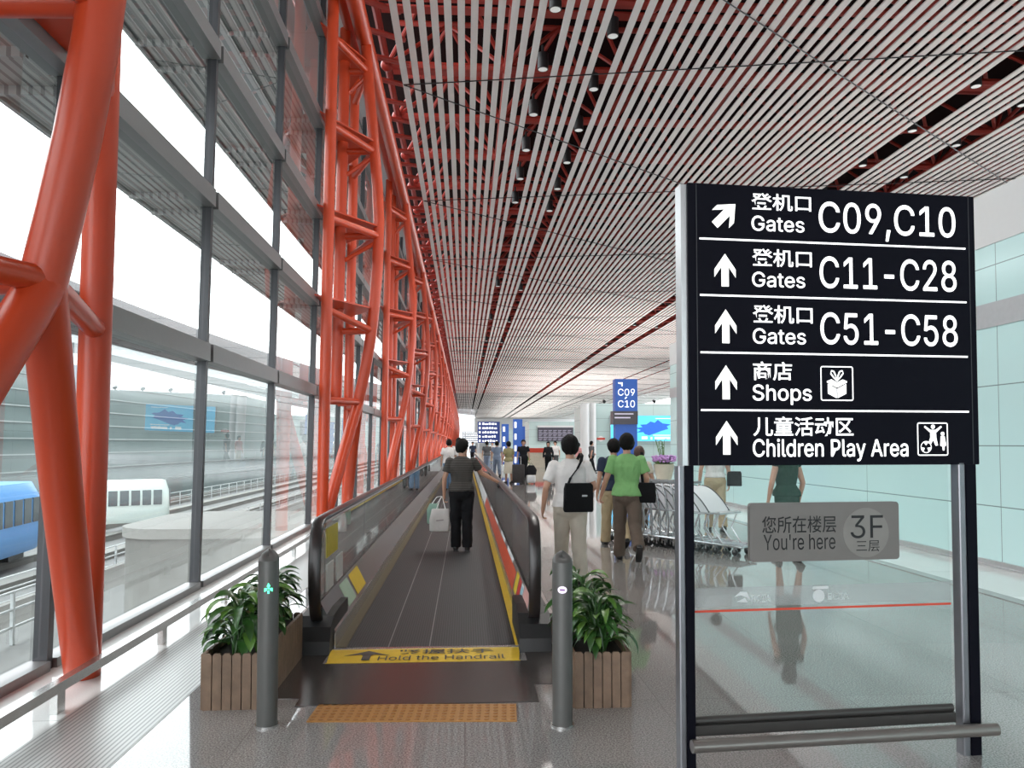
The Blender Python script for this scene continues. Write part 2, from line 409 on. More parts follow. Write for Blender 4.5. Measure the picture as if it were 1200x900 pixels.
for k in range(0, 48):                       # space frame: bottom chords, diagonals, top chords
    y = 1 + k * 2.9
    sf.cyl((-1.9, y, 10.75), (38, y, 10.75), .10, n=7, caps=False)
    sf.box((-1.9, y + 1.3, 11.3), (38, y + 1.6, 11.34)) if k < 26 else None
    if k < 26:
        sf.cyl((-1.9, y + 1.45, 12.6), (38, y + 1.45, 12.6), .07, n=6, caps=False)
        for q in range(0, 12):
            x = -1.9 + q * 2.9
            for dx, dy in ((1.45, 1.45), (-1.45, 1.45), (1.45, -1.45), (-1.45, -1.45)):
                if x + dx > -2.4: sf.cyl((x, y, 10.75), (x + dx, y + dy, 12.6), .055, n=6, caps=False)
            sf.ell((x, y, 10.75), (.16, .16, .16), 8, 6)
for q in range(0, 14):
    x = -1.9 + q * 2.9
    sf.cyl((x, -4, 10.78), (x, YE, 10.78), .085, n=7, caps=False)
for k in range(0, 110):                      # short edge struts between the edge beam and the first slat
    y = 6 + k * 1.1
    sf.cyl((-2.05, y, 10.25), (-1.35, y + .75, 10.45), .06, n=6, caps=False)
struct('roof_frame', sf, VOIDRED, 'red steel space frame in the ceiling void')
struct('roof_beam', MB().cyl((-2.1, -48, 10.0), (-2.1, YE, 10.0), .17, n=16).cyl((-2.42, -48, 10.25), (-2.42, YE, 10.25), .12, n=12), ORANGE, 'long orange steel tube along the edge of the roof')
# downlights in the gaps of the missing slats; the far ones are added
LENS = pm('downlight_lens', (.7, .7, .68), .2, emit=.25)
CAN = MB().cyl((0, 0, 0), (0, 0, .36), .125, .125, 16).cyl((0, 0, .3), (0, 0, .55), .03, .03, 8).mesh('housing', BLACK)
LENSME = MB().ell((0, 0, -.004), (.105, .105, .012), 14, 6).mesh('lens', LENS)
NTH = 'first second third fourth fifth sixth seventh eighth ninth tenth eleventh twelfth thirteenth fourteenth'.split()
for gi, idx in enumerate((12, 17, 51, 58)):
    for k in range(14):
        x = P0 + idx * PITCH + (.0 if idx < 20 else .13); y = 14.6 + k * (2.4 if gi < 2 else 2.6) + (.9 if gi % 2 else 0)
        if k > 5: y = 30 + (k - 5) * 11 + gi  # rows extended past the seen cans to brighten the far hall
        t = tag(link('downlight', CAN, None, None, (x, y, ZC + .06)),
                'black can downlight in the %s gap between ceiling slats, %s from the camera' % (['left', 'second', 'third', 'far right'][gi], NTH[k]), 'light', 'downlights in the ceiling gaps')
        link('lens', LENSME, t)
        L = bpy.data.lights.new('downlight_beam', 'SPOT'); L.energy = (200 if gi < 2 else 110) if k < 6 else 800; L.spot_size = radians(140); L.spot_blend = .8; L.shadow_soft_size = .25; L.color = (1, .97, .93)
        lo = bpy.data.objects.new('downlight_beam', L); COL.objects.link(lo); lo.parent = t; lo.location = (0, 0, -.10)
for k in range(2):                                             # unseen spots without cans, added to continue the rows above the frame
    for x in (1.74, 3.05):
        L = bpy.data.lights.new('downlight_beam', 'SPOT'); L.energy = 150; L.spot_size = radians(140); L.spot_blend = .8; L.shadow_soft_size = .25; L.color = (1, .97, .93)
        lo = bpy.data.objects.new('downlight_beam', L); COL.objects.link(lo); lo.location = (x, 12 - k * 3.2, ZC - .04)
struct('wall_far', MB().box((3.2, YE, 0), (42, YE + .3, 13.2)), WHITEW, 'pale end wall far down the concourse')
# ---- left glass wall, one window per bay; it leans in 2 cm per metre of height
LEAN = .02; GX = -2.97; BAY = 3.08; ZT = [0.0, 2.62, 4.36, 6.05, 7.82, 9.64]
def gx(z): return GX + LEAN * z
fr = MB()                                      # mullion at the bay's near edge
fr.add([(gx(z) + dx, dy, z) for z in (0, 10.6) for dx, dy in ((-.07, -.036), (.03, -.036), (.03, .036), (-.07, .036))], [(3, 2, 1, 0), (4, 5, 6, 7), (0, 1, 5, 4), (1, 2, 6, 5), (2, 3, 7, 6), (3, 0, 4, 7)])
mull_me = fr.mesh('mullion', MULL)
tr = MB()
for i, z in enumerate(ZT[1:]):
    h = .10
    tr.box((gx(z) - .12, .045, z - h), (gx(z) + .08, BAY - .045, z + h))
tr.box((gx(0) - .1, .045, 0), (gx(0) + .06, BAY - .045, .07))
tran_me = tr.mesh('transom', TRANSOM)
pn = []
for a, b in zip(ZT, ZT[1:] + [10.5]):
    a2, b2 = a + .1, b - .1
    pn.append(MB().add([(gx(a2) - .03, .045, a2), (gx(a2) - .03, BAY - .045, a2), (gx(b2) - .03, BAY - .045, b2), (gx(b2) - .03, .045, b2)], [(0, 1, 2, 3)]).mesh('pane', WINGLASS))
lv = MB()
for i, (z, d) in enumerate(((4.36, .62), (6.05, .62), (7.82, .62))):
    lv.box((gx(z) - .14 - d, .0, z - .03), (gx(z) - .14, BAY, z + .0))
    lv.box((gx(z) - .16 - d, .0, z - .07), (gx(z) - .12 - d, BAY, z + .03))
    for q in (.3, 2.78): lv.box((gx(z) - .14 - d, q - .02, z - .1), (gx(z) - .14, q + .02, z - .03))
louv_me = lv.mesh('louvre', LOUVRE)
nb = int((YE - 1) / BAY)
for k in range(nb):
    y = 5.70 + (k - 2) * BAY
    w = bpy.data.objects.new('window_%d' % (k + 1), None); COL.objects.link(w); w.location = (0, y, 0); w['kind'] = 'structure'; w['category'] = 'window'
    w['label'] = 'bay %d of the tall glass wall, counted along the concourse' % (k + 1)
    link('mullion', mull_me, w); link('transom', tran_me, w)
    for p in pn: link('pane', p, w)
    if k < 44: link('louvre', louv_me, w)
struct('roof_soffit', MB().box((-7.2, -48, 10.7), (-2.6, YE, 10.9)).box((-7.3, -48, 10.5), (-7.2, YE, 11.1)), SOFFIT, 'grey panelled roof overhang outside the glass')

# ================================================================== ORANGE TRUSS COLUMNS
XB, CL = -2.63, .013
def make_truss():
    t = thing('truss_column', 'nearest orange tubular truss column, cut by the left edge of the photo', 'column', (0, 4.1, 0), 0, 'orange truss columns along the glass wall')
    def xb(z): return XB + CL * z
    for dy, r in ((-1.45, .105), (0, .115), (1.45, .105)):
        part('back_chord', MB().cyl((xb(0), dy, 0 if dy else 2.45), (xb(10.2), dy, 10.2), r, n=18), ORANGE, t)
    bow = [(-2.20, 0, 2.38), (-2.11, 0, 2.8), (-2.03, 0, 3.2), (-1.95, 0, 3.7), (-1.88, 0, 4.3), (-1.81, 0, 5.2), (-1.785, 0, 6.2), (-1.82, 0, 6.9), (-1.89, 0, 7.7), (-1.99, 0, 8.8), (-2.08, 0, 9.9)]
    part('bow_chord', MB().tube(bow, .114, 18), ORANGE, t)
    for s in (-1, 1):
        part('raking_leg', MB().tube([(-2.63, s * 1.43, 0), (-2.40, s * .65, 1.32), (-2.19, 0, 2.42)], [.112, .114, .114], 18), ORANGE, t)
    for i, z in enumerate((2.62, 4.36, 6.05, 7.82, 9.5)):
        xf = [-2.17, -1.88, -1.79, -1.90, -2.05][i]
        st = MB()
        zz = z - .17
        if i == 0: zz = 2.45
        if i == 1: zz = 3.92; xf = -1.93
        for s in (-1, 1): st.cyl((xf, 0, zz), (xb(z), s * 1.45, zz - .05 if i != 1 else 4.1), .07, n=12)
        st.cyl((xf, 0, zz), (xb(z), 0, zz - .02), .07, n=10)
        if i: st.cyl((xf, 0, zz - .1), (xb(z), 0, zz - .55), .045, n=8) if i > 1 else None
        part('strut', st, ORANGE, t)
        if i:
            pl = MB()
            pl.add([(gx(z) + .05, -1.5, z), (xf + .0, -.12, z), (xf + .0, .12, z), (gx(z) + .05, 1.5, z), (gx(z) + .05, -1.5, z + .03), (xf, -.12, z + .03), (xf, .12, z + .03), (gx(z) + .05, 1.5, z + .03)],
                   [(3, 2, 1, 0), (4, 5, 6, 7), (0, 1, 5, 4), (1, 2, 6, 5), (2, 3, 7, 6), (3, 0, 4, 7)])
            part('wind_plate', pl, ORANGE, t)
    return t
truss = make_truss()
ORD = 'first second third fourth fifth sixth seventh eighth ninth tenth eleventh twelfth thirteenth fourteenth fifteenth sixteenth seventeenth eighteenth nineteenth twentieth'.split()
ty = [15.85 + 10.6 * k for k in range(22)]
for k, y in enumerate(ty):
    nm = ORD[k + 1] if k + 1 < 20 else ['twenty-first', 'twenty-second', 'twenty-third'][k - 19]
    dup(truss, (0, y, 0), label='%s orange tubular truss column from the camera along the glass wall' % nm if k else 'second orange truss column, the big bowed one beside the walkway entrance')

# ================================================================== BUMPER RAIL
t = thing('bumper_rail', 'low grey bumper rail on short posts along the glass wall', 'rail', (-2.42, 0, 0))
part('rail', MB().box((-.03, -4, .125), (.03, 150, .185)), STEEL, t)
for k in range(48):
    y = 1.62 + k * 1.585
    part('post', MB().box((-.022, y - .045, 0), (.022, y + .045, .13)), STEEL, t)

# ================================================================== MOVING WALKWAY
wk = thing('moving_walkway', 'moving walkway with glass sides and black handrails running down the concourse', 'moving walkway', (-.30, 0, 0))
Y0, Y1 = 6.08, 44.5
BL, BR = -.62, .70               # belt edges, local (world -.92 .. .40)
part('belt', MB().box((BL, Y0, -.01), (BR, Y1, .012)), BELT, wk)
part('belt_line', MB().box((-.30, Y0, .012), (-.29, Y1, .014)).box((.02, Y0, .012), (.03, Y1, .014)), pm('worn_belt_line', (.2, .2, .2), .5), wk, 'thin pale lines along the belt')
part('landing_plate', MB().box((-.73, 4.80, 0), (.76, 5.70, .006)).box((-1.02, 4.95, 0), (-.73, 6.6, .005)).box((.76, 5.15, 0), (1.0, 6.6, .005)), DSTEEL, wk)  # dark side strips paint in the side bases and their floor reflection
yp = part('comb_plate', MB().add([(-.70, 5.70, .008), (.70, 5.70, .008), (.73, 6.05, .012), (-.73, 6.05, .012)], [(0, 1, 2, 3)]).box((-.71, 5.70, 0), (.71, 5.71, .008)), YELLOW, wk, 'yellow comb plate with hold the handrail lettering')
part('comb_edge', MB().box((-.74, 6.05, 0), (.74, 6.10, .016)), STEEL, wk)
FL = Matrix(((1, 0, 0, 0), (0, 0, 1, 0), (0, 1, 0, 0), (0, 0, 0, 1)))     # (u, depth, v) -> (u, v, depth)
lt = MB()
DKT = pm('dark_grey_lettering', (.07, .06, .05), .5)
text_fit(lt, '紧握扶手', -.20, .52, 5.895, 6.02, FL, .014, bold=.01)
text_fit(lt, 'Hold the Handrail', -.34, .60, 5.735, 5.855, FL, .014, bold=.012)
lt.prism([(-.60, 5.87), (-.515, 5.93), (-.43, 6.0), (-.345, 5.93), (-.26, 5.87), (-.38, 5.90), (-.40, 5.87), (-.40, 5.75), (-.46, 5.75), (-.46, 5.87), (-.48, 5.90)], .0135, .0142, FL)
part('lettering', lt, DKT, yp, 'dark lettering and arrow on the yellow plate')
# side skirts and yellow edge stripes
part('edge_stripe', MB().box((.70, 6.1, .0), (.765, Y1, .02)), YELLOW, wk, 'yellow edge stripe on the right of the belt')
part('edge_stripe', MB().box((-.70, 6.1, .0), (BL, Y1, .02)), pm('worn_ochre_stripe', (.11, .085, .04), .6), wk, 'worn ochre edge stripe on the left of the belt')
for s in (-1, 1):
    cx = .845 * s + (.0 if s > 0 else -.0)
    xin = .765 if s > 0 else -.70
    xo = .845 if s > 0 else -.845
    sk = MB()
    sk.box((min(xin, xin + s * .012), 6.1, 0), (max(xin, xin + s * .012), Y1, .13))
    part('skirt', sk, STEEL, wk)
    xg = .845 * s
    a = xin + s * .012
    dk = MB().add([(a, 6.15, .13), (a, Y1, .13), (xg - s * .015, Y1, .36), (xg - s * .015, 6.15, .36)], [(0, 1, 2, 3) if s < 0 else (3, 2, 1, 0)])
    dk.box((min(xg + s * .015, xg + s * .16), 6.15, .0), (max(xg + s * .015, xg + s * .16), Y1, .25))
    dko = part('deck_cladding', dk, DECKS, wk)
    if s > 0:
        def onk(u0, u1, ya, yb, lift=.003):     # a strip lying on the sloping inner deck
            q = []
            for u, y in ((u0, ya), (u1, ya), (u1, yb), (u0, yb)): q.append((a + (xg - .015 - a) * u - .002, y, .13 + .23 * u + lift))
            return q
        ORP = pm('orange_red_panel', (.80, .10, .035), .35, var=.12, scale=5)
        ad = MB()
        ad.add(onk(0, .78, 7.75, 18.5), [(0, 1, 2, 3)], 0)
        ad.add(onk(0, 1, 18.5, 26.0), [(0, 1, 2, 3)], 1)
        for y_ in (8.3, 10.0, 12.2, 14.5): ad.add(onk(.78, 1, y_, y_ + 1.1, .004), [(0, 1, 2, 3)], 1)  # white pieces on the raised deck edge paint in its reflection in the glass
        ad.add(onk(0, 1, 26.0, 44.0), [(0, 1, 2, 3)], 2)
        ad.add(onk(0, 1, 6.25, 6.75), [(0, 1, 2, 3)], 3)
        ad.add(onk(0, .9, 6.8, 7.0), [(0, 1, 2, 3)], 1)
        ad.add(onk(.1, .8, 6.83, 6.97, .005), [(0, 1, 2, 3)], 4)
        ad.add(onk(0, .9, 7.05, 7.3), [(0, 1, 2, 3)], 5)
        ad.add(onk(.1, .9, 7.35, 7.65), [(0, 1, 2, 3)], 6)
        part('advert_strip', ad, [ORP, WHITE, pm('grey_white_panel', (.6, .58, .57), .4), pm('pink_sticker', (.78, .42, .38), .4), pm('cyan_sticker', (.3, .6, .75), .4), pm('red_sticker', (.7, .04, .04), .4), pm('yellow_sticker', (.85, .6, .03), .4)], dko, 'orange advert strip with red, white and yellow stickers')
    else:
        stk = MB()
        def onl(u0, u1, ya, yb, lift=.003): return [(a + (xg + .015 - a) * u + .002, y, .13 + .23 * u + lift) for u, y in ((u0, yb), (u1, yb), (u1, ya), (u0, ya))]
        stk.add(onl(.1, .9, 7.5, 8.1), [(0, 1, 2, 3)], 0); stk.add(onl(.1, .9, 6.95, 7.4), [(0, 1, 2, 3)], 1)
        part('sticker', stk, [MATS['yellow_sticker'] if 'yellow_sticker' in MATS else pm('yellow_sticker', (.85, .6, .03), .4), pm('green_white_sticker', (.45, .6, .45), .4)], dko, 'yellow and green stickers on the left deck')
    # glass, panel by panel
    gp = []
    gm = MB().box((-.006, 0, .25), (.006, 2.42, .965)).mesh('glass_panel', BALGLASS)
    ya = 6.42
    while ya + 2.42 < Y1:
        link('glass_panel', gm, wk, None, (xg, ya, 0)); ya += 2.45
    # curved end glass
    part('glass_panel', MB().prism([(6.03, .35), (6.40, .25), (6.40, .965), (6.16, .965), (6.06, .85), (6.02, .6)], xg - .006, xg + .006, Matrix(((0, 1, 0, 0), (1, 0, 0, 0), (0, 0, 1, 0), (0, 0, 0, 1)))), BALGLASS, wk)
    # handrail: flat oval section swept round the newel
    path = [(6.42, .09), (6.16, .16), (6.03, .30), (5.985, .45), (5.975, .62), (5.99, .78), (6.03, .90), (6.10, .97), (6.22, 1.0), (6.6, 1.005), (12, 1.005), (30, 1.005), (Y1, 1.005)]
    hv = []; hf = []; n = 12
    for i, (y, z) in enumerate(path):
        p, q = path[max(i - 1, 0)], path[min(i + 1, len(path) - 1)]; d = Vector((q[0] - p[0], q[1] - p[1])).normalized(); nn = Vector((-d.y, d.x))
        for k in range(n):
            tt = 2 * pi * k / n; uu, ww = .048 * math.copysign(abs(cos(tt)) ** .7, cos(tt)), .021 * math.copysign(abs(sin(tt)) ** .8, sin(tt))
            hv.append((xg + uu, y + nn.x * ww, z + nn.y * ww))
    for i in range(len(path) - 1):
        for k in range(n): hf.append((i * n + k, i * n + (k + 1) % n, (i + 1) * n + (k + 1) % n, (i + 1) * n + k))
    HR = pm('handrail_rubber', (.028, .022, .022), .3, var=.1)
    part('handrail', MB().add(hv, hf, 0, True), HR, wk)
    rim = MB().tube([(xg, 6.28, .28), (xg, 6.10, .33), (xg, 6.045, .5), (xg, 6.035, .7), (xg, 6.07, .86), (xg, 6.15, .945), (xg, 6.3, .96), (xg, 12, .962), (xg, Y1, .962)], .012, 6)
    part('handrail_guide', rim, ALU, wk)
    # black newel box with rounded front
    nbx = MB().prism([(5.93, .0), (6.85, 0), (6.85, .26), (6.45, .27), (6.12, .26), (6.0, .20), (5.95, .1)], xg - .125, xg + .125, Matrix(((0, 1, 0, 0), (1, 0, 0, 0), (0, 0, 1, 0), (0, 0, 0, 1))))
    part('newel_base', nbx, BLACK, wk)
# stickers on the left glass
part('notice', MB().box((-.836, 6.42, .66), (-.832, 6.98, .90)), pm('olive_yellow_notice', (.55, .45, .04), .4), wk, 'yellow notice on the left glass')
for ya in (6.45, 6.95): part('notice', MB().box((-.836, ya, .38), (-.832, ya + .32, .60)), pm('pale_notice', (.62, .62, .60), .4), wk, 'pale notice on the left glass')

# tactile strip
ts = thing('tactile_strip', 'ochre studded tactile strip in front of the walkway', 'tactile paving', (-.29, 4.65, 0), radians(-3.0))
tp = MB().box((-.61, -.145, 0), (.60, .145, .006))
part('base', tp, OCHRE, ts)
st = MB()
for i in range(24):
    for j in range(6):
        x, y = -.61 + 1.21 * (i + .5) / 24, -.145 + .29 * (j + .5) / 6
        st.loft([((x, y, .006), .017, .017), ((x, y, .010), .012, .012)], 8)
part('stud', st, pm('tactile_stud', (.32, .13, .025), .45), ts, 'raised studs')['kind'] = 'stuff'

# ================================================================== BOLLARDS
def bollard(x, y, h, tilt, lab, lit):
    t = thing('bollard', lab, 'bollard', (x, y, 0), 0, 'bollards before the walkway')
    b = MB(); n = 28; r = .058
    vs = []; rows = [0, .02, h - .06]
    for z in rows: vs += [(r * cos(2 * pi * k / n), r * sin(2 * pi * k / n), z) for k in range(n)]
    for q in range(1, 6):
        a = q / 5 * pi / 2
        vs += [(r * cos(2 * pi * k / n) * max(cos(a), .02), r * sin(2 * pi * k / n) * max(cos(a), .02), h - .06 + .045 * sin(a) + (r * sin(2 * pi * k / n)) * .35) for k in range(n)]
    L = len(vs) // n
    b.add(vs, [(i * n + k, i * n + (k + 1) % n, (i + 1) * n + (k + 1) % n, (i + 1) * n + k) for i in range(L - 1) for k in range(n)], 0, True)
    part('post', b, BOLL, t)
    part('base_ring', MB().cyl((0, 0, 0), (0, 0, .012), .066, n=28), STEEL, t)
    az = atan2(-y, -x) + pi / 2                      # emblem looks at the way in
    M = Matrix.Rotation(az, 4, 'Z')
    def on(poly, d): return MB().prism(poly, -r - d, -r - .0015, M)
    if lit == 'green':
        em = MB()
        for pl in ([(0, .815), (.010, .795), (.004, .795), (.004, .78), (-.004, .78), (-.004, .795), (-.010, .795)], [(-.022, .785), (-.008, .785), (-.008, .775), (-.022, .765)], [(.022, .785), (.008, .785), (.008, .775), (.022, .765)], [(-.005, .772), (.005, .772), (.005, .755), (-.005, .755)]):
            em.prism(pl, -r - .002, -r + .004, M)
        part('emblem', em, pm('green_signal', (.08, .95, .45), .4, emit=2.2), t, 'lit green arrow emblem')
    else:
        part('emblem', MB().prism([(.026 * cos(a_ * pi / 12), .775 + .020 * sin(a_ * pi / 12)) for a_ in range(24)], -r - .002, -r + .006, M), pm('white_signal', (.8, .72, .85), .4, emit=.6), t, 'pale round no entry emblem')
        part('emblem_bar', MB().prism([(-.015, .77), (.015, .77), (.015, .78), (-.015, .78)], -r - .004, -r - .001, M), pm('mauve_bar', (.3, .15, .35), .4), t)
    return t
bollard(-1.12, 4.50, .995, 0, 'grey bollard with green lit arrow before left planter', 'green')
bollard(.557, 4.40, .985, 0, 'grey bollard with white round emblem before right planter', 'white')

# ================================================================== PLANTERS AND PLANTS
def leaf(mb, base, az, elev, L, W, droop, mi):
    d = Vector((cos(az), sin(az), 0)); side = Vector((-sin(az), cos(az), 0)); n = 7
    p = Vector(base); e = elev; vs = []; fs = []
    prof = [.10, .55, .92, 1, .85, .5, .04]
    tw = rnd.uniform(-.4, .4)
    for i in range(n):
        w = W * prof[i] / 2; up = Vector((0, 0, 1)) * cos(e) - d * sin(e)
        s2 = side * cos(tw) + up * sin(tw)
        for k, q in ((-1, .22), (0, 0), (1, .22)): vs.append(p + s2 * (k * w) + up * (abs(k) * w * q * 1.6))
        p = p + (d * cos(e) + Vector((0, 0, 1)) * sin(e)) * (L / (n - 1)); e -= droop / n
    for i in range(n - 1):
        for k in range(2): fs.append((i * 3 + k, i * 3 + k + 1, i * 3 + k + 4, i * 3 + k + 3))
    mb.add(vs, fs, mi, True)
def plant(x, y, z, lab, s=1.0, n=34):
    t = thing('leafy_plant', lab, 'plant', (x, y, z), 0, 'plants in the wooden planters')
    stm = MB(); lf = MB()
    for i in range(n):
        az = rnd.uniform(0, 2 * pi); hl = rnd.random(); h = s * (.06 + .26 * hl); r = s * rnd.uniform(.01, .10) * (1.2 - .5 * hl)
        b0 = Vector((rnd.uniform(-.04, .04), rnd.uniform(-.04, .04), 0)); p = Vector((r * cos(az), r * sin(az), h))
        stm.tube([b0, (b0 + p) / 2 + Vector((0, 0, .03)), p], .0045, 5)
        leaf(lf, p, az + rnd.uniform(-.5, .5), rnd.uniform(.1, 1.0) * (.5 + hl * .6), s * rnd.uniform(.13, .22), s * rnd.uniform(.038, .066), rnd.uniform(1.2, 2.6), 0 if rnd.random() < .72 else 1)
    part('stem', stm, LEAF, t); part('foliage', lf, [LEAF, LEAF2], t)
    return t
def planter(x0, x1, y0, y1, h, lab, plabs):
    t = thing('wooden_planter', lab, 'planter', ((x0 + x1) / 2, (y0 + y1) / 2, 0), 0, 'wooden planters')
    W, D = (x1 - x0) / 2, (y1 - y0) / 2; sd = MB()
    def boards(n, fn):
        for i in range(n): fn(i / n, (i + 1) / n)
    g = .003; nx = 6; ny = max(6, int(D * 2 / .058))
    for s in (-1, 1):
        for i in range(nx):
            a, b = -W + 2 * W * i / nx + g, -W + 2 * W * (i + 1) / nx - g
            sd.prism([(a, .0), (b, .0), (b, h - .012), (b - .01, h), (a + .01, h), (a, h - .012)], s * D - .011, s * D + .011)
        for i in range(ny):
            a, b = -D + 2 * D * i / ny + g, -D + 2 * D * (i + 1) / ny - g
            sd.box((s * W - .011, a, 0), (s * W + .011, b, h - .004))
    part('box', sd, WOOD, t)
    part('liner', MB().box((-W + .011, -D + .011, .02), (W - .011, D - .011, h - .07)), BLACK, t)
    part('soil', MB().box((-W + .013, -D + .013, h - .07), (W - .013, D - .013, h - .045)), SOIL, t)
    n = len(plabs)
    for i, l in enumerate(plabs):
        plant((x0 + x1) / 2 + rnd.uniform(-.02, .02), y0 + (y1 - y0) * (i + .5) / n, h - .045, l, 1.08, 78)
planter(-1.575, -1.225, 4.78, 5.90, .335, 'long wooden plank planter left of the walkway mouth', ['dark green leafy plant at front of the left planter', 'dark green leafy plant in middle of the left planter', 'dark green leafy plant at back of the left planter'])
planter(.665, 1.005, 4.68, 5.75, .335, 'long wooden plank planter right of the walkway mouth', ['dark green leafy plant at front of the right planter', 'dark green leafy plant in middle of the right planter', 'dark green leafy plant at back of the right planter'])

# ================================================================== BIG BLACK DIRECTION SIGN
sg = thing('direction_sign', 'large black airport gate direction sign on two posts with glass below', 'sign', (1.105, 3.735, 0), atan2(.125, 1.58))
pan = part('panel', MB().prism(rrect(0, 1.58, 1.492, 2.905, .006, 2), 0, .10), PBLACK, sg)
part('edge_strip', MB().box((-.030, .012, 1.47), (.0, .09, 2.90)), ALU, sg)
part('edge_strip', MB().box((1.58, .01, 1.492), (1.586, .1, 2.90)), BLACK, sg)
for u in (.045, 1.545): part('groove', MB().box((u, -.0012, 1.495), (u + .004, .0, 2.9)), pm('panel_joint', (.03, .03, .035), .4), pan)
for z in (2.6255, 2.3415, 2.0545, 1.767): part('row_line', MB().box((.062, -.002, z - .0045), (1.525, 0, z + .0045)), LIT, pan, 'thin white line between rows')
D = -.002
def T(b, u0, u1, v0, v1, bold=.0):
    tx = MB(); text_fit(tx, b, u0, u1, v0, v1, None, D, 0, bold)
    part('lettering', tx, LIT, pan, 'white lettering ' + b)
for i, (zc0, zc1, ze0, ze1, num, n0, n1) in enumerate(((2.782, 2.869, 2.676, 2.752, 'C09,C10', 2.648, 2.84), (2.495, 2.585, 2.391, 2.466, 'C11-C28', 2.395, 2.557), (2.207, 2.299, 2.103, 2.180, 'C51-C58', 2.107, 2.269))):
    T('登机口', .338, .660, zc0, zc1, .012); T('Gates', .338, .621, ze0, ze1, .05); T(num, .703, 1.468, n0, n1, .032)
T('商店', .336, .545, 1.918, 2.013, .012); T('Shops', .334, .648, 1.797, 1.896, .05)
T('儿童活动区', .334, .874, 1.638, 1.737, .012); T('Children Play Area', .332, 1.175, 1.512, 1.624, .045)
AR = [(0, .5), (.5, .02), (.5, -.22), (.17, .10), (.17, -.5), (-.17, -.5), (-.17, .10), (-.5, -.22), (-.5, .02)]
for cu, cv, w, h, rot in ((.1975, 2.752, .125, .155, -45), (.1945, 2.470, .112, .165, 0), (.1955, 2.187, .112, .170, 0), (.194, 1.906, .112, .170, 0), (.1945, 1.6295, .112, .168, 0)):
    a_ = radians(rot)
    part('arrow', MB().prism([(cu + (u * w) * cos(a_) - (v * h) * sin(a_), cv + (u * w) * sin(a_) + (v * h) * cos(a_)) for u, v in AR], -.002, 0), LITARROW, pan, 'white arrow')
def frame_poly(mb, u0, u1, v0, v1, r, w):
    o = rrect(u0, u1, v0, v1, r); i = rrect(u0 + w, u1 - w, v0 + w, v1 - w, max(r - w, .002)); n = len(o)
    mb.add([(u, D, v) for u, v in o + i], [(k, (k + 1) % n, n + (k + 1) % n, n + k) for k in range(n)])
ic = MB(); frame_poly(ic, .698, .877, 1.818, 1.995, .012, .006)
ic.prism([(.738, 1.905), (.785, 1.880), (.785, 1.832), (.738, 1.855)], D, 0); ic.prism([(.791, 1.880), (.838, 1.905), (.838, 1.855), (.791, 1.832)], D, 0)
ic.prism([(.733, 1.918), (.757, 1.928), (.787, 1.913), (.787, 1.886), (.733, 1.912)], D, 0); ic.prism([(.789, 1.913), (.820, 1.928), (.843, 1.918), (.843, 1.912), (.789, 1.886)], D, 0)
ic.prism([(.745, 1.905), (.760, 1.912), (.765, 1.90), (.75, 1.89)], D, 0)
for s in (-1, 1):
    lp = [(.788, 1.921), (.788 + s * .018, 1.938), (.788 + s * .034, 1.958), (.788 + s * .030, 1.972), (.788 + s * .016, 1.968), (.788 + s * .006, 1.945)]
    for p, q in zip(lp, lp[1:] + lp[:1]): ic.bar((p[0], -.001, p[1]), (q[0], -.001, q[1]), .002, .007)
part('pictogram', ic, LIT, pan, 'white gift box pictogram in a rounded frame')
ic = MB(); frame_poly(ic, 1.228, 1.402, 1.538, 1.71, .012, .006)
ic.prism(circ(1.318, 1.688, .011), D, 0)                                           # child with raised arms
ic.prism([(1.302, 1.672), (1.334, 1.672), (1.336, 1.628), (1.345, 1.592), (1.332, 1.589), (1.318, 1.62), (1.306, 1.60), (1.292, 1.602), (1.303, 1.634)], D, 0)
for s in (-1, 1): ic.prism([(1.318 + s * .010, 1.664), (1.318 + s * .016, 1.673), (1.318 + s * .045, 1.693), (1.318 + s * .05, 1.686), (1.318 + s * .02, 1.66)], D, 0)
ic.prism(circ(1.3725, 1.652, .010), D, 0)
ic.prism([(1.362, 1.64), (1.383, 1.64), (1.391, 1.592), (1.382, 1.585), (1.380, 1.565), (1.372, 1.565), (1.37, 1.585), (1.358, 1.59)], D, 0)
n = 24
ic.add([(1.277 + r_ * cos(2 * pi * k / n), D, 1.583 + r_ * sin(2 * pi * k / n)) for r_ in (.031, .027) for k in range(n)], [(k, (k + 1) % n, n + (k + 1) % n, n + k) for k in range(n)])
for a_ in (90, 210, 330): ic.prism([(1.277 + .027 * cos(radians(a_ + b_)), 1.583 + .027 * sin(radians(a_ + b_))) for b_ in (-28, 0, 28)] + [(1.277 + .009 * cos(radians(a_)), 1.583 + .009 * sin(radians(a_)))], D, 0)
part('pictogram', ic, LIT, pan, 'white playing children and ball pictogram in a rounded frame')
# posts
DGREY = pm('post_dark_grey', (.10, .10, .115), .3, .6)
GPOST = pm('post_grey_metal', (.24, .24, .26), .3, .7)
for a0, a1, b1, zt in ((-.058, -.022, .020, 2.905), (1.458, 1.500, 1.556, 1.5)):
    p = part('post', MB().prism(rrect(a0, a1, .0, .062, .008, 2), 0, zt if zt < 2 else 1.49, Matrix(((1, 0, 0, 0), (0, 0, 1, 0), (0, 1, 0, 0), (0, 0, 0, 1)))), GPOST, sg, 'grey metal post')
    part('post_cover', MB().box((a1, -.004, 0), (b1, .066, 1.492)).box((a1 - .005, .03, 0), (a1, .05, 1.49)), PBLACK, p, 'black post cover')
part('glass_panel', MB().box((.022, .045, .245), (1.432, .055, 1.492)), CLEAR, sg)
fb = part('frosted_band', MB().box((.022, .040, .786), (1.432, .0445, .882)), FROST, sg, 'frosted band across the glass')
bt = MB()
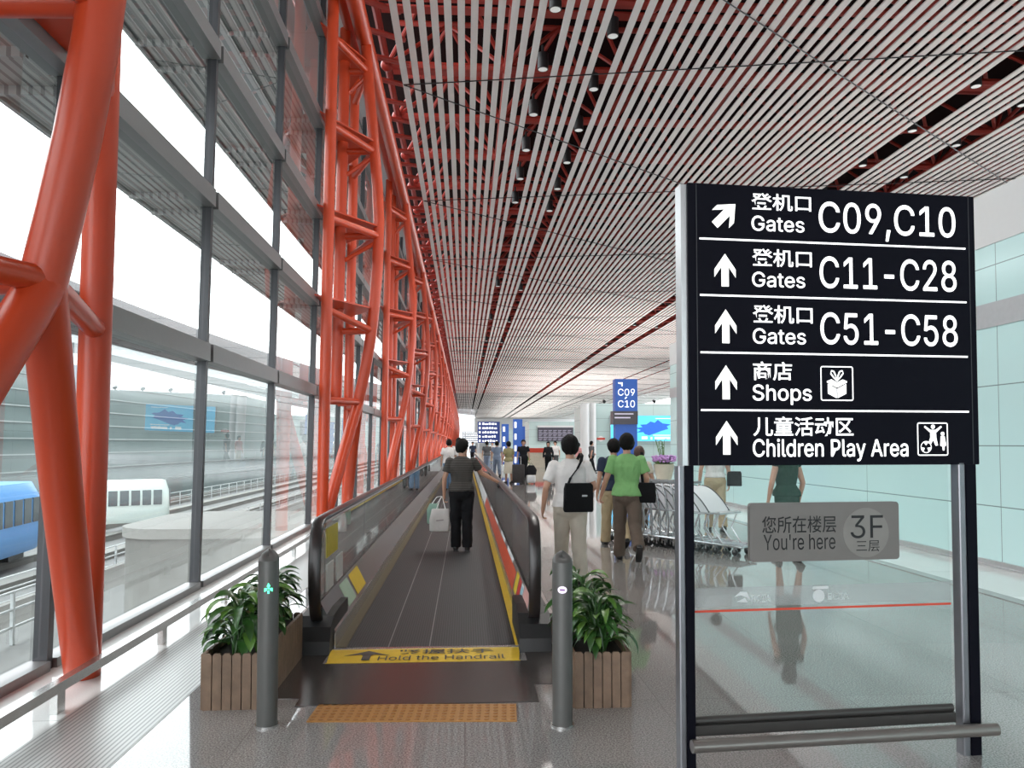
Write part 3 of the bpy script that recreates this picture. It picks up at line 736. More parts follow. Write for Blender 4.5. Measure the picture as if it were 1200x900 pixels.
text_fit(bt, 'BCIA', .335, .435, .805, .842, None, .039); text_fit(bt, 'BCIA', .745, .86, .807, .840, None, .039)
bt.prism([(.245, .835), (.275, .860), (.31, .858), (.33, .815), (.305, .832), (.28, .842)], .0385, .0398); bt.prism([(.255, .81), (.30, .828), (.315, .806)], .0385, .0398)
bt.prism(circ(.695, .828, .032), .0385, .0398); bt.prism(rrect(.662, .75, .862, .876, .006), .0385, .0398)
part('emblem', bt, pm('pale_vinyl', (.6, .63, .63), .5), fb, 'white emblem and letters on the frosted band')
part('red_line', MB().box((.022, .040, .762), (1.432, .0445, .772)), REDLINE, sg, 'thin red line on the glass')
plq = part('floor_plaque', MB().prism(rrect(.320, 1.130, 1.008, 1.302, .018), .018, .045), PLAQ, sg, 'grey brown plaque showing the floor, 3F')
part('disc', MB().prism(circ(.946, 1.146, .126, 40), .0165, .018), PLAQC, plq)
pt = MB(); D = .0155
text_fit(pt, '您所在楼层', .383, .782, 1.150, 1.236, None, D, 0, .004); text_fit(pt, "You're here", .390, .776, 1.066, 1.144, None, D)
text_fit(pt, '3F', .860, 1.040, 1.118, 1.234, None, D, 0, .004); text_fit(pt, '三层', .890, 1.018, 1.050, 1.106, None, D)
part('lettering', pt, TXTBLK, plq, 'black lettering')
part('bottom_rail', MB().cyl((.02, .05, .232), (1.432, .05, .232), .02, n=14).box((.02, .02, .165), (1.432, .08, .215)), pm('rail_dark', (.07, .065, .062), .35, .4), sg)
kb = MB().cyl((-.02, -.055, .148), (1.60, -.055, .148), .031, n=24)
part('kick_bar', kb, pm('kick_bar_grey', (.26, .235, .22), .3, .7), sg, 'grey metal kick bar in front of the posts')
part('bracket', MB().box((.0, -.04, .13), (.018, .02, .165)).box((1.46, -.04, .13), (1.53, .02, .165)), BLACK, sg)

# ================================================================== TOTEM, SCREENS, FAR SIGNS
tt_ = thing('gate_totem', 'tall blue gate totem reading C09 C10 with dark band', 'sign', (4.25, 20.05, 0))
part('column', MB().box((-.29, 0, 0), (.29, .3, 2.12)), BLUE, tt_, 'blue column')
hd = part('header', MB().box((-.295, -.02, 2.46), (.295, .32, 3.31)), BLUE, tt_, 'blue header with gate numbers')
bd = part('band', MB().box((-.36, -.04, 2.11), (.30, .34, 2.46)), pm('totem_dark_band', (.05, .04, .05), .3), tt_, 'dark brown band')
for b_, z0, z1 in (('C09', 2.87, 3.05), ('C10', 2.56, 2.745)):
    h = MB(); text_fit(h, b_, -.225, .225, z0, z1, None, -.024, 0, 0); part('lettering', h, LIT, hd, 'white lettering ' + b_)
part('comma', MB().prism([(-.02, 2.838), (.025, 2.838), (-.015, 2.785), (-.05, 2.785)], -.024, -.02), LIT, hd)
part('pictogram', MB().prism([(-.22, 3.22), (-.10, 3.22), (-.10, 3.12), (-.13, 3.12), (-.13, 3.17), (-.22, 3.19)], -.024, -.02), LIT, hd)
for z_, w_ in ((2.37, .18), (2.27, .1)): part('lettering', MB().box((-.32, -.045, z_), (w_, -.04, z_ + .032)), pm('band_text_lilac', (.55, .5, .6), .5, emit=.3), bd, 'short line of pale text')

sn = thing('advert_screen', 'bright blue advert screen with darker blue splash on the cross wall', 'screen', (10.85, 46.3, 1.76))
part('frame', MB().box((-2.05, -.02, -.03), (2.05, .1, 1.58)), ALU, sn)
pic = part('screen', MB().box((-2.0, -.03, 0), (2.0, -.02, 1.55)), pm('screen_cyan', (.09, .50, .86), .3, emit=.8, var=.25, scale=.9), sn)
sp = [(.1, .42), (.35, .35), (.8, .5), (1.1, .62), (1.55, .75), (1.45, .9), (1.7, 1.02), (1.2, 1.08), (.9, 1.3), (.7, 1.12), (.45, 1.2), (.2, 1.02), (-.2, 1.0), (-.05, .85), (-.5, .8), (-.15, .68), (-.4, .52), (.0, .55)]
part('picture', MB().prism(sp, -.036, -.03), pm('screen_deep_blue', (.03, .13, .55), .3, emit=.6), pic, 'deep blue splash')
h = MB()
for a_, b_, c_, d_ in ((-.1, .25, .12, .28), (.45, .55, .1, .25), (.7, 1.65, .12, .26), (.6, 1.7, .34, .38), (.75, 1.7, 1.36, 1.4)): h.box((a_, -.034, c_), (b_, -.03, d_))
part('caption', h, pm('screen_white', (.8, .9, .95), .3, emit=.7), pic, 'white caption bars')

dp = thing('departures_board', 'wide dark departures board on the further cross wall', 'screen', (9.9, 83.76, 1.88))
part('housing', MB().box((-1.95, 0, 0), (1.95, .2, 1.5)), pm('board_dark', (.06, .055, .075), .3), dp)
h = MB()
for i in range(7):
    for j in range(8): h.box((-1.85 + i * .53, -.01, .1 + j * .15), (-1.85 + i * .53 + .3 + .1 * ((i * 3 + j) % 3), 0, .15 + j * .15))
part('display', h, pm('board_text', (.35, .33, .42), .4, emit=.3), dp, 'rows of dim text')
part('header', MB().box((-2.0, -.02, 1.5), (2.0, .2, 1.72)), WHITEW, dp)
so = thing('no_entry_sign', 'small red and white round sign on the cross wall beside the column', 'sign', (8.25, 46.38, 1.9))
part('disc', MB().cyl((0, 0, 0), (0, -.03, 0), .17, n=20), WHITE, so); part('bar', MB().box((-.25, -.04, -.06), (.25, -.03, .06)), REDLINE, so)

def board_sign(name, lab, x, y, w, z0, z1, mat, nrow, post=True):
    t = thing(name, lab, 'sign', (x, y, 0))
    p = part('panel', MB().box((-w / 2, 0, z0), (w / 2, .12, z1)), mat, t)
    dz = (z1 - z0) / nrow
    for r in range(nrow):
        h = MB(); zz = z0 + r * dz
        h.box((-w / 2 + .08, -.01, zz + dz * .25), (-w / 2 + .2, 0, zz + dz * .75))
        x_ = -w / 2 + .32
        while x_ < w / 2 - .25:
            g = rnd.uniform(.08, .2); h.box((x_, -.01, zz + dz * .25), (min(x_ + g, w / 2 - .06), 0, zz + dz * (.6 + .2 * rnd.random()))); x_ += g + .05
        part('lettering_row', h, LIT, p)
    for s in (-1, 1): part('post', MB().box((s * (w / 2 - .05) - .03, .02, 0), (s * (w / 2 - .05) + .03, .1, z0)), ALU, t)
    return t
board_sign('far_direction_sign', 'wide blue direction sign with five rows, far down the concourse', 1.6, 52, 1.5, 1.66, 3.09, BLUESIGN, 5)
board_sign('far_direction_sign', 'small pale grey sign behind the wide blue direction sign', .6, 75, 1.7, 1.7, 2.75, pm('pale_sign', (.45, .5, .58), .4), 5)
board_sign('gate_totem', 'narrow blue totem beside the wide blue direction sign', 2.35, 45, .42, .4, 2.75, BLUE, 4)
board_sign('gate_totem', 'tall narrow blue totem right of the far direction sign', 3.1, 45.2, .55, .3, 3.05, BLUE, 4)
board_sign('gate_totem', 'distant slim blue totem behind the tall narrow one', 4.6, 62, .5, .3, 3.0, BLUE, 4)

# flower pot by the trolleys
fp = thing('flower_pot', 'cream flower pot of purple blossoms behind the trolleys', 'plant', (4.45, 17, 0))
part('stand', MB().box((-.28, -.25, 0), (.3, .25, .78)), WHITEW, fp)
part('pot', MB().loft([((0, 0, .78), .15, .15), ((0, 0, 1.0), .21, .21), ((0, 0, 1.14), .23, .23), ((0, 0, 1.15), .2, .2)], 20), pm('cream_pot', (.62, .56, .45), .6), fp)
fl = MB(); gr = MB()
for i in range(150):
    a_, r_ = rnd.uniform(0, 2 * pi), .26 * sqrt(rnd.random()); fl.ell((r_ * cos(a_), r_ * sin(a_), 1.2 + rnd.uniform(0, .16) * (1 - r_)), (.032, .032, .022), 6, 4)
for i in range(46): leaf(gr, (rnd.uniform(-.15, .15), rnd.uniform(-.1, .1), 1.12), rnd.uniform(0, 6.3), rnd.uniform(.3, 1.3), .2, .05, 1.2, 0)
for i in range(12):
    x_, z_ = rnd.uniform(-.2, .02), rnd.uniform(.25, .5); gr.tube([(x_ * .3, 0, 1.15), (x_ * .7, .02, 1.25 + z_ * .5), (x_, 0, 1.2 + z_)], .006, 5); leaf(gr, (x_, 0, 1.2 + z_), rnd.uniform(0, 6), .6, .1, .04, 1, 0)
part('blossom', fl, pm('purple_petal', (.55, .30, .62), .6, var=.3, scale=30), fp); part('foliage', gr, LEAF2, fp)

# ================================================================== LUGGAGE TROLLEYS
def make_cart(lab):
    t = thing('luggage_trolley', lab, 'trolley', (0, 0, 0), 0, 'nested luggage trolleys')
    fm = MB()
    for s in (-1, 1):
        fm.tube([(-.42, s * .27, .17), (-.40, s * .27, .42), (-.47, s * .26, .80), (-.56, s * .25, 1.0)], .015, 8)
        fm.tube([(-.46, s * .29, .17), (.10, s * .24, .15), (.50, s * .17, .13)], .017, 8)
        fm.tube([(-.38, s * .26, .58), (-.14, s * .25, .57), (.16, s * .22, .60)], .012, 6)
        fm.tube([(.16, s * .22, .60), (.05, s * .22, .36), (.22, s * .21, .145)], .011, 6)
    for x, w, z in ((-.42, .27, .17), (-.1, .255, .16), (.2, .21, .145), (.5, .17, .13)): fm.cyl((x, -w, z), (x, w, z), .013, n=8)
    for k in range(5): fm.cyl((-.42, -.16 + .08 * k, .175), (.48, -.10 + .05 * k, .14), .005, n=6)
    part('frame', fm, CHROME, t)
    hb = MB().cyl((-.56, -.29, 1.0), (-.56, .29, 1.0), .02, n=10)
    part('handle', hb, pm('trolley_handle', (.25, .25, .26), .4, .3), t)
    cv = []; N = 9
    for i in range(N):
        u = i / (N - 1); x = -.50 + .50 * u; z = .95 - .36 * (u ** 1.9)
        cv += [(x, -.24, z), (x, .24, z)]
    sh = MB().add(cv, [(2 * i, 2 * i + 1, 2 * i + 3, 2 * i + 2) for i in range(N - 1)], 0, True)
    sh.add([(x, y, z - .006) for x, y, z in cv], [(2 * i + 2, 2 * i + 3, 2 * i + 1, 2 * i) for i in range(N - 1)], 0, True)
    for s in (-.24, .24):            # side cheeks of the scoop basket
        pr = [(-.50 + .50 * i / (N - 1), .95 - .36 * ((i / (N - 1)) ** 1.9)) for i in range(N)]
        sh.prism(pr + [(.02, .585), (-.42, .575)], s - .004, s + .004)
    part('basket', sh, pm('trolley_white_panel', (.9, .89, .92), .35, var=.03), t, 'white curved basket panel')
    ed = MB()
    for s in (-.246, .246): ed.tube([(x, s, z + .004) for x, z in pr], .009, 6)
    part('basket_edge', ed, pm('trolley_dark_edge', (.05, .05, .055), .4), t, 'dark edge of the basket')
    part('tray_lip', MB().box((-.02, -.25, .575), (.20, .25, .60)), pm('trolley_lip', (.66, .66, .68), .3, .5), t)
    for x, s in ((-.43, -.27), (-.43, .27), (.40, -.15), (.40, .15)):
        w = part('caster', MB().cyl((x - .03, s - .014, .048), (x - .03, s + .014, .048), .048, n=16), BLACK, t)
        part('fork', MB().box((x - .045, s - .024, .05), (x - .015, s - .018, .16)).box((x - .045, s + .018, .05), (x - .015, s + .024, .16)), CHROME, w)
    return t
cd_ = Vector((-.578, .816)); fx, fy = 3.76, 11.2
ctr = make_cart('luggage trolley at the front right end of the nested row')
crz = atan2(-.816, .578) ; ctr.location = (fx, fy, 0); ctr.rotation_euler = (0, 0, crz)
for k in range(1, 11):
    lab = '%s luggage trolley in the nested row, counted from its front right end' % ORD[k] if k < 10 else 'rearmost luggage trolley of the nested row, beside the man in green'
    dup(ctr, (fx + cd_.x * .165 * k, fy + cd_.y * .165 * k, 0), crz, lab)

# ================================================================== PEOPLE
from mathutils import noise as mnoise
def remesh(mb, vox, sm=2, mats=None, name='body'):
    me = mb.mesh('t', mats or SKIN); o = bpy.data.objects.new('t', me); COL.objects.link(o)
    r = o.modifiers.new('r', 'REMESH'); r.mode = 'VOXEL'; r.voxel_size = vox; r.use_smooth_shade = True
    if sm: s = o.modifiers.new('s', 'SMOOTH'); s.factor = .5; s.iterations = sm
    dg = bpy.context.evaluated_depsgraph_get(); out = bpy.data.meshes.new_from_object(o.evaluated_get(dg)); out.name = name
    bpy.data.objects.remove(o); bpy.data.meshes.remove(me)
    if name in ('shirt', 'trousers'):                       # cloth folds
        q = [v.normal.copy() for v in out.vertices]; sd = rnd.uniform(0, 90); kz = 4.5 if name == 'shirt' else 9
        for v, nn in zip(out.vertices, q):
            c = v.co
            f = mnoise.noise(Vector((c.x * 11 + c.z * 3, c.y * 11 - c.z * 2, c.z * kz + sd))) * .009 + abs(mnoise.noise(Vector((c.x * 17 - c.z * 6, c.y * 17, c.z * 7 + sd)))) * .008
            v.co = c + nn * f
    out.materials.clear()
    for m in (mats if isinstance(mats, (list, tuple)) else [mats or SKIN]): out.materials.append(m)
    out.polygons.foreach_set('use_smooth', [True] * len(out.polygons))
    return out

def hand(mb, wr, d, thumb, curl=.5, palm_n=None, S=1.0):
    """wrist, pointing direction, thumb-side direction; fingers bend towards palm_n"""
    wr, d = Vector(wr), Vector(d).normalized(); w = Vector(thumb); w = (w - d * w.dot(d)).normalized(); nrm = Vector(palm_n) if palm_n else d.cross(w); nrm = (nrm - d * nrm.dot(d) - w * nrm.dot(w)).normalized()
    M = Matrix((w, nrm, d)).transposed().to_4x4()
    c = wr + d * .045 * S
    mb.ell(c, (.037 * S, .015 * S, .05 * S), 12, 8, 0, M.to_3x3())
    mb.cap(wr - d * .01, wr + d * .03 * S, .024 * S, .024 * S, 10)
    for q, L in ((.027, .072), (.009, .08), (-.010, .075), (-.028, .058)):
        b = wr + d * .085 * S + w * q * S; a1 = curl * .6; p1 = b + (d * cos(a1) + nrm * sin(a1)) * L * .42 * S
        a2 = curl * 1.5; p2 = p1 + (d * cos(a2) + nrm * sin(a2)) * L * .33 * S; a3 = curl * 2.2; p3 = p2 + (d * cos(a3) + nrm * sin(a3)) * L * .25 * S
        mb.cap(b, p1, .0092 * S, .0085 * S, 8); mb.cap(p1, p2, .0085 * S, .008 * S, 8); mb.cap(p2, p3, .008 * S, .007 * S, 8)
    b = wr + d * .025 * S + w * .028 * S; p1 = b + (d * .6 + w * .75 + nrm * .2).normalized() * .034 * S; p2 = p1 + (d * .95 + w * .2 + nrm * .4).normalized() * .032 * S
    mb.cap(b, p1, .0115 * S, .0105 * S, 8); mb.cap(p1, p2, .0105 * S, .0085 * S, 8)

def person(lab, loc, rz, H=1.72, legs=((0, 0), (0, 0)), armL=None, armR=None, top=None, bottom=None, hair=HAIR, hairlen=0, head=0, headtilt=0, skirt=None, sleeves=.62, vox=.009, shoes=SHOE, female=False, group='people on the concourse', curlL=.5, curlR=.5, dress=None, hem=.93, jacket=None, shorts=False, sit=0, jr=0, thumbL=None, thumbR=None, palmR=None, collar=True, name='person', wid=1.0):
    """faces +Y. legs: (thigh swing, knee bend) in degrees, left then right; arms: (elbow, wrist) in metres at 1.72 tall"""
    t = thing(name, lab, 'person', loc, rz, group); S = H / 1.72
    def V(x, y, z): return Vector((x, y, z)) * S
    B = MB(); shw = (.165 if female else .185) * wid; hipw = .09; hz = .93
    # legs
    joints = []
    for s, (sw, kn) in zip((-1, 1), legs):
        a_ = radians(sw); b_ = radians(sw - kn); hip = V(s * hipw, 0, hz); knee = hip + V(0, sin(a_) * .44, -cos(a_) * .44); ank = knee + V(0, sin(b_) * .41, -cos(b_) * .41)
        joints.append([s, hip, knee, ank, b_])
    low = min(j[3].z - (.08 * S * cos(j[4]) if True else 0) for j in joints); dz = Vector((0, 0, -low))
    for j in joints: j[1] += dz; j[2] += dz; j[3] += dz
    def Vd(x, y, z): return V(x, y, z) + dz
    tor = [(.83, .13, .095, 0), (.93, .172 if not female else .165, .118, -.005), (1.0, .155, .11, 0), (1.09, .14 if not female else .122, .10, .005), (1.2, .155 if not female else .14, .112, .005), (1.31, .17 if not female else .15, .118, 0), (1.39, .165 if not female else .145, .10, -.005), (1.44, .11, .075, -.008), (1.48, .058, .058, .0)]
    def torso(mb, grow, z0, z1, hemgrow=0, n=24):
        rr = []
        for z, rx, ry, yo in tor:
            if z0 <= z <= z1: rr.append((Vd(0, yo, z), (rx * wid + grow + (hemgrow if z < 1.05 else 0)) * S, (ry + grow + (hemgrow if z < 1.05 else 0)) * S, .88))
        if rr[0][0].z > Vd(0, 0, z0).z + .01: f = rr[0]; rr.insert(0, (Vd(0, 0, z0), f[1], f[2], .88))
        mb.loft(rr, n)
    torso(B, 0, .80, 1.5)
    for s in (-1, 1): B.ell(Vd(s * shw, -.005, 1.405), (.062 * S, .06 * S, .06 * S))
    B.cap(Vd(0, -.005, 1.44), Vd(0, .012, 1.55), .055 * S, .05 * S)
    HM = Matrix.Translation(Vd(0, .01, 1.53)) @ Matrix.Rotation(radians(head), 4, 'Z') @ Matrix.Rotation(radians(headtilt), 4, 'X')
    def hp(x, y, z): return HM @ (Vector((x, y, z)) * S * 1.08)
    R3 = HM.to_3x3()
    B.ell(hp(0, .008, .098), (.077 * S, .094 * S, .103 * S), 20, 14, 0, R3); B.ell(hp(0, .038, .035), (.056 * S, .06 * S, .062 * S), 16, 10, 0, R3)
    B.cap(hp(0, .096, .085), hp(0, .112, .058), .010 * S, .014 * S, 8)
    B.cap(hp(-.03, .084, .103), hp(.03, .084, .103), .012 * S, .012 * S, 8)
    B.cap(hp(-.017, .090, .024), hp(.017, .090, .024), .009 * S, .009 * S, 8); B.ell(hp(0, .085, -.006), (.02 * S, .016 * S, .016 * S), 10, 8, 0, R3)
    for s in (-1, 1): B.ell(hp(s * .079, -.002, .078), (.012 * S, .02 * S, .032 * S), 10, 8, 0, R3)
    # arms
    arms = []
    for s, arm in ((-1, armL), (1, armR)):
        sh = Vd(s * (shw + .005), -.005, 1.40)
        el, wr = arm or ((s * .25, -.02, 1.13), (s * .27, .04, .88))
        el, wr = Vd(*el), Vd(*wr); arms.append((s, sh, el, wr))
        B.cap(sh, el, .050 * S, .039 * S); B.cap(el, el.lerp(wr, .3), .038 * S, .038 * S); B.cap(el.lerp(wr, .3), wr, .038 * S, .025 * S)
        hd_ = (wr - el); th = (thumbL if s < 0 else thumbR) or (0, 1, .15); pn_ = palmR if (s > 0 and palmR) else (-s, 0, 0)
        hand(B, wr, hd_, th, curlL if s < 0 else curlR, pn_, S)
    for s, hip, knee, ank, b_ in joints:
        B.cap(hip, knee, .086 * S, .056 * S); cm = knee.lerp(ank, .3) - Vector((0, .012 * S, 0)); B.cap(knee, cm, .055 * S, .056 * S); B.cap(cm, ank, .056 * S, .037 * S)
        fd = Vector((0, cos(b_), sin(b_))); hd2 = ank + Vector((0, sin(b_), -cos(b_))) * .045 * S
        B.cap(hd2 - fd * .03 * S, hd2 + fd * .13 * S, .036 * S, .028 * S)
    body = link('body', remesh(B, vox * S, 2, SKIN, 'body'), t)
    # face details
    ey = MB()
    for s in (-1, 1): ey.ell(hp(s * .031, .0905, .083), (.013 * S, .006 * S, .006 * S), 10, 6, 0, R3)
    part('eye', ey, EYE, body); part('mouth', MB().ell(hp(0, .0985, .024), (.022 * S, .004 * S, .006 * S), 10, 6, 0, R3), LIPS, body)
    # hair: a cap drawn in at the hairline, with a nape and optional length
    hm = MB(); n, m = 28, 20; vs = []; fs = []
    for i in range(m + 1):
        th = pi * i / m
        for k in range(n):
            ph = 2 * pi * k / n; x, y, z = sin(th) * cos(ph), sin(th) * sin(ph), cos(th)
            lim = -.80 if y < -.25 else (-.80 + (y + .25) * 1.6 if y < .35 else .42 + .06 * sin(ph * 9))
            if hairlen and y < .3: lim = -.75
            g = 1.0 if z > lim else max(.70, 1 - (lim - z) * 1.6)
            jag = 1 + .028 * sin(7 * ph + 5 * th) + .022 * sin(13 * ph - 9 * th) * sin(th)
            vs.append(hp(x * .099 * g * jag, -.004 + y * .112 * g * jag, .104 + z * .122 * g * jag))
    for i in range(m):
        for k in range(n): fs.append((i * n + k, (i + 1) * n + k, (i + 1) * n + (k + 1) % n, i * n + (k + 1) % n))
    hm.add(vs, fs, 0, True)
    if hairlen: hm.loft([(hp(0, -.05, -hairlen), .05 * S, .025 * S), (hp(0, -.055, -hairlen * .5), .085 * S, .04 * S), (hp(0, -.045, .02), .088 * S, .055 * S), (hp(0, -.03, .1), .085 * S, .07 * S)], 16)
    part('hair', hm, hair, body)
    # clothes
    if bottom:
        tm = MB(); torso(tm, .028, .82, 1.05); tm.ell(Vd(0, -.012, .90), (.19 * S * wid, .145 * S, .13 * S), 20, 12)
        for s, hip, knee, ank, b_ in joints:
            end = knee.lerp(ank, 1.05)
            if shorts: tm.cap(hip, knee.lerp(hip, .35), .105 * S, .098 * S); tm.cyl(knee.lerp(hip, .4), knee.lerp(hip, .05), .098 * S, .10 * S)
            else:
                tm.cap(hip, knee, .112 * S, .084 * S, 16); back = knee.lerp(ank, .45) - Vector((0, .01 * S, 0)); tm.cyl(knee, back, .084 * S, .081 * S, 16); tm.cyl(back, end, .081 * S, .080 * S, 16)
                tm.ell(back, (.081 * S,) * 3, 12, 8)
        part('trousers', remesh(tm, vox * 1.1 * S, 2, bottom, 'trousers'), bottom, t)
    if skirt:
        sm_, zb, rb = skirt; km = MB(); km.loft([(Vd(0, 0, zb), rb * S, rb * .85 * S), (Vd(0, 0, (zb + .9) / 2), (rb * .93) * S, .15 * S), (Vd(0, -.005, .93), .185 * S, .135 * S), (Vd(0, 0, 1.08), .15 * S, .112 * S)], 28)
        part('skirt', km, sm_, t)
    if top:
        cm = MB(); torso(cm, .022, hem, 1.49, .026)
        for s, sh, el, wr in arms:
            e = sh.lerp(el, sleeves) if sleeves <= 1 else el
            cm.ell(sh, (.070 * S,) * 3); cm.cyl(sh, e, .066 * S, .071 * S if sleeves <= 1 else .054 * S, 16)
            if sleeves > 1: cm.ell(el, (.05 * S,) * 3); cm.cyl(el, wr, .052 * S, .040 * S, 16)
        if collar: cm.loft([(Vd(0, -.004, 1.43), .085 * S, .08 * S), (Vd(0, .0, 1.485), .066 * S, .066 * S)], 20)
        part('shirt' if not dress else 'dress', remesh(cm, vox * 1.1 * S, 2, top, 'shirt'), top, t)
    for s, hip, knee, ank, b_ in joints:
        fd = Vector((0, cos(b_), sin(b_))); dn = Vector((0, sin(b_), -cos(b_))); hd2 = ank + dn * .038 * S; sm2 = MB()
        sm2.cap(hd2 - fd * .04 * S, hd2 + fd * .15 * S, .045 * S, .036 * S, 14); sm2.cap(hd2 - fd * .03 * S - dn * .03 * S, hd2 + fd * .02 * S - dn * .03 * S, .044 * S, .042 * S, 12)
        # flat sole
        a_ = hd2 + dn * .030 * S; M = Matrix((Vector((1, 0, 0)), fd, -dn)).transposed()
        sol = [Vector((u, v, w)) for w in (-.013 * S, .004 * S) for u, v in [(q[0] * S, q[1] * S) for q in ((-.036, -.085), (.036, -.085), (.044, .03), (.046, .11), (.03, .185), (-.03, .185), (-.046, .11), (-.044, .03))]]
        n8 = 8; sm2.add([a_ + M @ q for q in sol], [tuple(range(8))[::-1], tuple(range(8, 16))] + [(i, (i + 1) % 8, 8 + (i + 1) % 8, 8 + i) for i in range(8)])
        part('shoe', sm2, shoes, t)
    t['S'] = S
    return t, Vd

def shoulder_bag(lab, loc, w, d, h, rz=0, strap=None, mat=None, buckle=True):
    t = thing('shoulder_bag', lab, 'bag', loc, rz)
    m = mat or pm('black_nylon', (.007, .007, .008), .75, bump=.3, spec=.15)
    b = MB(); b.loft([((0, 0, 0), w / 2 * .94, d / 2 * .9, .35), ((0, 0, .02), w / 2, d / 2, .35), ((0, 0, h * .8), w / 2 * .97, d / 2, .4), ((0, 0, h), w / 2 * .88, d / 2 * .6, .45)], 28)
    part('bag_body', b, m, t)
    fpl = MB(); fpl.prism(rrect(-w / 2 * .92, w / 2 * .92, h * .38, h * .99, .03), -d / 2 - .012, -d / 2 + .01); part('flap', fpl, m, t)
    if buckle: part('badge', MB().prism(rrect(w * .08, w * .26, h * .54, h * .60, .006), -d / 2 - .016, -d / 2 - .011), pm('pale_badge', (.5, .5, .5), .4), t, 'small pale badge')
    if strap:
        sv = MB(); pts = [Vector(p) for p in strap]
        for p, q in zip(pts, pts[1:]):
            sv.bar(p, q, .038, .006)
        part('strap', sv, m, t)
    return t

WSH = cloth('white_shirt_cloth', (.74, .70, .68)); BEI = cloth('beige_trouser_cloth', (.58, .50, .42)); GRN = cloth('green_polo_cloth', (.22, .44, .17)); BRN = cloth('brown_trouser_cloth', (.13, .095, .075))
BLKT = cloth('black_trouser_cloth', (.012, .012, .014)); NAVY = cloth('navy_cloth', (.03, .04, .07)); KHA = cloth('khaki_cloth', (.48, .37, .23)); JEAN = cloth('jeans_cloth', (.16, .28, .45)); DGRN = cloth('dark_green_dress_cloth', (.012, .05, .032)); GREYC = cloth('grey_cloth', (.10, .10, .105)); OLV = cloth('olive_cloth', (.28, .25, .13)); CREAM = cloth('cream_cloth', (.62, .56, .46)); PINK = cloth('pink_cloth', (.62, .3, .3)); BGREY = cloth('blue_grey_cloth', (.22, .27, .36)); BLKS = cloth('black_shirt_cloth', (.015, .015, .018))
STRIPE = stripes('striped_shirt_cloth', (.04, .034, .03), (.10, .088, .08), (2,), .026, .35, .85)

# 1 man on the walkway: right hand on the rail, carrier bags in the left hand
person('man in dark striped shirt standing on walkway, right hand on handrail', (-.05, 11.5, .012), 0, 1.62, legs=((2, 4), (-3, 2)), armL=((-.27, -.03, 1.14), (-.275, .02, .87)), armR=((.31, .10, 1.22), (.575, .20, 1.075)), top=STRIPE, bottom=BLKT, head=-38, headtilt=-8, thumbR=(-.3, 1, .2), palmR=(0, 0, -1), curlR=.35, curlL=1.0, hem=.94)
cb = thing('carrier_bag', 'white carrier bag in the left hand of the man on the walkway', 'bag', (-.375, 11.54, .36))
part('bag_body', MB().loft([((0, 0, -.06), .13, .07, .4), ((0, 0, -.05), .15, .085, .4), ((0, 0, .10), .155, .08, .5), ((.01, 0, .26), .13, .05, .6), ((.015, 0, .27), .12, .04, .6)], 26), cloth('white_bag_film', (.66, .62, .60)), cb)
part('print', MB().prism([(-.05, .11), (.06, .12), (.06, .105), (-.05, .095)], -.088, -.08), pm('bag_print_grey', (.35, .3, .3), .6), cb)
part('handle', MB().tube([(-.05, 0, .26), (.0, 0, .40), (.035, 0, .455), (.05, 0, .40), (.085, 0, .26)], .008, 6), WHITE, cb)
cb = thing('carrier_bag', 'pale green carrier bag behind the white one on the walkway', 'bag', (-.48, 11.66, .40))
part('bag_body', MB().loft([((0, 0, 0), .08, .06, .4), ((0, 0, .02), .09, .07, .4), ((0, 0, .22), .09, .06, .5), ((.02, 0, .3), .07, .03, .6)], 22), cloth('green_bag_film', (.30, .46, .38)), cb)
part('handle', MB().tube([(-.02, 0, .29), (.06, -.04, .40), (.13, -.08, .415), (.10, -.04, .36), (.05, 0, .29)], .006, 6), WHITE, cb)

# 2 man in white shirt walking away with a black bag
person('man in white shirt and beige trousers walking away with black bag', (1.20, 8.75, 0), 0, 1.675, legs=((14, 4), (-12, 6)), armL=((-.29, -.05, 1.15), (-.315, .03, .90)), armR=((.285, .0, 1.16), (.20, .20, 1.02)), top=WSH, bottom=BEI, head=3, curlL=.8, curlR=.9, sleeves=.72, hem=.92)
shoulder_bag('black shoulder bag slung behind the man in the white shirt', (1.265, 8.55, .84), .335, .11, .32, radians(4), [(-.11, .02, .31), (-.08, .035, .38), (.0, .04, .48), (.045, .06, .56), (.07, .12, .625), (.075, .22, .65), (.06, .36, .56)])
# 3 man in green polo, right foot lifting
person('man in green polo shirt and brown trousers walking away', (2.22, 10.45, 0), radians(-4), 1.715, legs=((12, 2), (-14, 38)), armL=((-.285, .0, 1.14), (-.34, .12, .91)), armR=((.27, -.03, 1.15), (.25, .10, .92)), top=GRN, bottom=BRN, head=2, sleeves=.7, hem=.91, curlL=.9, curlR=.9)
shoulder_bag('black bag hanging at the right hip of the man in green', (2.475, 10.36, .80), .24, .12, .27, radians(-20), [(-.06, .02, .26), (-.075, .02, .42), (-.08, .04, .60), (-.08, .10, .68), (-.08, .2, .60)], buckle=False)
# 4, 5 people ahead of him
person('person in navy top walking in front of the man in green', (2.34, 12.0, 0), radians(6), 1.66, legs=((16, 6), (-14, 20)), top=NAVY, bottom=KHA, head=0, wid=1.05)
person('red-haired person just right of the man in green', (3.02, 13.2, 0), radians(-10), 1.53, legs=((-10, 10), (12, 5)), top=CREAM, bottom=BRN, hair=HAIRBR, female=True, hairlen=.03)
